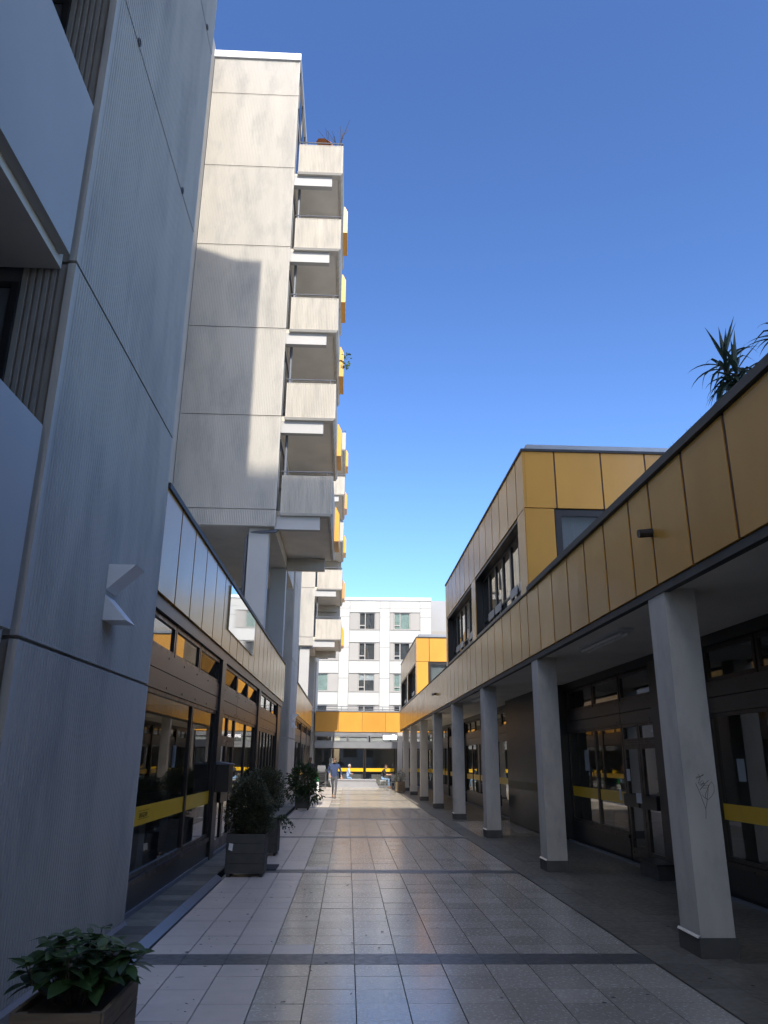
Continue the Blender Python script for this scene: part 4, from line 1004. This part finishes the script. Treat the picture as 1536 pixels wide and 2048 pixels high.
# ------------------------------------------------------------------ furniture and bicycle
def stool(x,y,h,label):
    t = thing('stool', label, 'stool', (x,y,0)); MB().box(x-.18,x+.18,y-.18,y+.18,h-.03,h).build('seat', M['white'], t)
    for sx in (-1,1):
        for sy in (-1,1): MB().tube([(x+sx*.14,y+sy*.14,h-.03),(x+sx*.2,y+sy*.2,0)],.014,6).build('leg', M['steel'], t)
stool(2.2,50.3,.46,'metal-legged stool under the seated person in black')
stool(.06,52.28,.46,'low stool under the person in the light blue shirt')
def chair(x,y,z,rz,label,group):
    t = thing('stacking_chair', label, 'chair', (x,y,z), group, rotz=rz); OFF[t.name] = (0,0,0)
    MB().box(-.23,.23,-.22,.22,.42,.45).build('seat', M['chair'], t)
    MB().prism([(-.22,.20,.50),(.22,.20,.50),(.22,.225,.50),(-.22,.225,.50)],[(-.21,.29,.86),(.21,.29,.86),(.21,.315,.86),(-.21,.315,.86)]).build('backrest', M['chair'], t)
    for sx in (-1,1):
        MB().tube([(sx*.24,-.2,0),(sx*.24,-.2,.64),(sx*.24,.22,.66),(sx*.23,.31,.88)],.014,6).build('side_frame', M['steel'], t)
        MB().tube([(sx*.24,.20,.44),(sx*.25,.30,0)],.014,6).build('leg', M['steel'], t)
for i in range(5): chair(-1.55,49.2-.03*i,.115*i,R(8),('lowest chair','second chair','third chair','fourth chair','topmost chair')[i]+' of the grey stack at the far left','grey chairs in the far left stack')
chair(2.45,47.2,0,R(-70),'light chair standing in front of the far arcade columns','chairs')
t = thing('cafe_table', 'small round table beside the seated person in black', 'table', (2.75,50.3,0))
MB().tube([(2.75,50.3,.72),(2.75,50.3,.745)],.34,18).build('top', M['steel'], t); MB().tube([(2.75,50.3,0),(2.75,50.3,.72)],.03,8).build('leg', M['steel'], t); MB().tube([(2.75,50.3,0),(2.75,50.3,.02)],.2,14).build('foot', M['dark'], t)
t = thing('menu_board', 'pale standing board leaning at the far glass behind the walking man', 'board', (-.85,51.9,0))
MB().prism([(-1.20,51.6,0),(-.77,51.6,0),(-.77,51.63,0),(-1.20,51.63,0)],[(-1.20,51.95,1.75),(-.77,51.95,1.75),(-.77,51.98,1.75),(-1.20,51.98,1.75)]).build('board', mat('grey_board',(.15,.16,.145),.7), t)
for x in (-1.18,-.81): MB().tube([(x,52.1,0),(x,51.97,1.6)],.015,5).build('leg', M['steel'], t)
bk = thing('bicycle', 'dark bicycle parked under the arcade behind the columns', 'bicycle', (4.45,25,0)); OFF[bk.name] = (4.45,25,0)
x = 4.45; ya,yb = 24.35,25.4
for yy in (ya,yb):
    wmb = MB(); wmb.torus((x,yy,.34),.325,.018,(1,0,0),26,6); wh = wmb.build('wheel', M['rubber'], bk, smooth=True)
    sp = MB(); sp.torus((x,yy,.34),.305,.009,(1,0,0),26,5)
    for i in range(14): a = i*math.pi/7; sp.tube([(x,yy,.34),(x,yy+.305*math.cos(a),.34+.305*math.sin(a))],.0022,4)
    sp.build('rim', M['steel'], wh)
fr_ = MB(); P = lambda y,z: (x,y,z)
bb,seat,head,hd2 = (24.80,.30),(24.62,.80),(25.14,.80),(25.20,.66)
for a,b in ((bb,seat),(seat,head),(bb,hd2),(head,hd2),(bb,(ya,.34)),(seat,(ya,.34)),(hd2,(yb,.34))): fr_.tube([P(*a),P(*b)],.017,6)
fr_.build('frame', M['bike'], bk)
MB().tube([P(*seat),P(24.59,.92)],.013,6).build('seat_post', M['steel'], bk)
MB().prism([(x-.07,24.46,.92),(x+.07,24.46,.92),(x+.02,24.74,.92),(x-.02,24.74,.92)],[(x-.07,24.46,.965),(x+.07,24.46,.965),(x+.02,24.74,.955),(x-.02,24.74,.955)]).build('saddle', M['rubber'], bk)
MB().tube([P(*head),P(25.11,1.0)],.013,6).tube([(x-.29,25.02,1.0),(x-.1,25.11,1.01),(x+.1,25.11,1.01),(x+.29,25.02,1.0)],.012,6).build('handlebar', M['steel'], bk)
MB().tube([(x-.03,bb[0],bb[1]),(x+.03,bb[0],bb[1])],.09,12).tube([P(*bb),P(24.88,.15)],.01,5).build('crank', M['steel'], bk)
MB().box(x-.16,x-.05,24.12,24.46,.40,.70).box(x+.05,x+.16,24.12,24.46,.40,.70).build('pannier', M['black'], bk)
MB().tube([(x,ya,.72),(x,24.60,.72)],.012,5).build('carrier', M['steel'], bk)
# loose bits on the paving
t = tag(MB().poly([(2.66,7.9,.003),(2.75,7.86,.003),(2.78,7.9,.008),(2.68,7.94,.003)],[(0,1,2,3)]).build('litter', M['paper']), 'scrap of pale litter on the paving by the nearest column', 'litter') if False else None
lv = thing('fallen_twigs', 'few dry fallen twigs lying on the white tiles at the left', 'debris', (-1,8,0))
mb = MB(); rnd = random.Random(3)
for i in range(26):
    p = Vector((rnd.uniform(-1.7,.3),rnd.uniform(6,12),.004)); a = rnd.uniform(0,6.28); l = rnd.uniform(.01,.04)
    mb.tube([p,p+Vector((math.cos(a)*l,math.sin(a)*l,.003))],.0022,4)
mb.build('twigs', M['twig'], lv, kind='stuff')

gum = thing('floor_spots', 'dark trodden spots scattered over the paving tiles', 'stains', (0,8,0))
mb = MB(); rnd = random.Random(12)
for i in range(150):
    x = rnd.uniform(-1.7,4.8); y = 5.2+20*rnd.random()**1.6; r = rnd.uniform(.006,.02); q = rnd.uniform(0,6)
    mb.poly([(x+r*math.cos(a+q)*rnd.uniform(.7,1.2),y+r*math.sin(a+q)*rnd.uniform(.7,1.2),.0035) for a in [k*math.pi/4 for k in range(8)]],[tuple(range(8))])
mb.build('spots', M['joint'], gum, kind='stuff')
for (x,y,w_,d_,h_,m_,lab) in ((5.45,9.9,.45,.6,.55,'blind_or_glare_w','white carton standing inside the nearest arcade window'),(5.5,10.6,.4,.35,.30,'wood','brown carton on the floor inside the nearest arcade window'),(-2.9,10.1,.4,.3,1.0,'room','pale stand inside the left shop window')):
    t = thing('carton', lab, 'box', (x,y,.02)); MB().box(x,x+w_,y,y+d_,.02,h_).build('body', M[m_], t); MB().box(x+.02,x+w_-.02,y+.02,y+d_-.02,h_+.001,h_+.012).build('lid', M[m_], t)
for (y,z,w_,h_,lab) in ((11.3,1.55,.21,.30,'small white sheet taped inside the left shop window'),(16.9,1.5,.3,.42,'poster sheet hanging inside the arcade window'),(10.2,1.45,.2,.28,'sheet of paper inside the nearest arcade window')):
    xx = -2.44 if 'left' in lab else 5.13
    tag(MB().box(xx-.002,xx+.002,y,y+w_,z,z+h_).build('paper_notice', M['paper']), lab, 'notice')
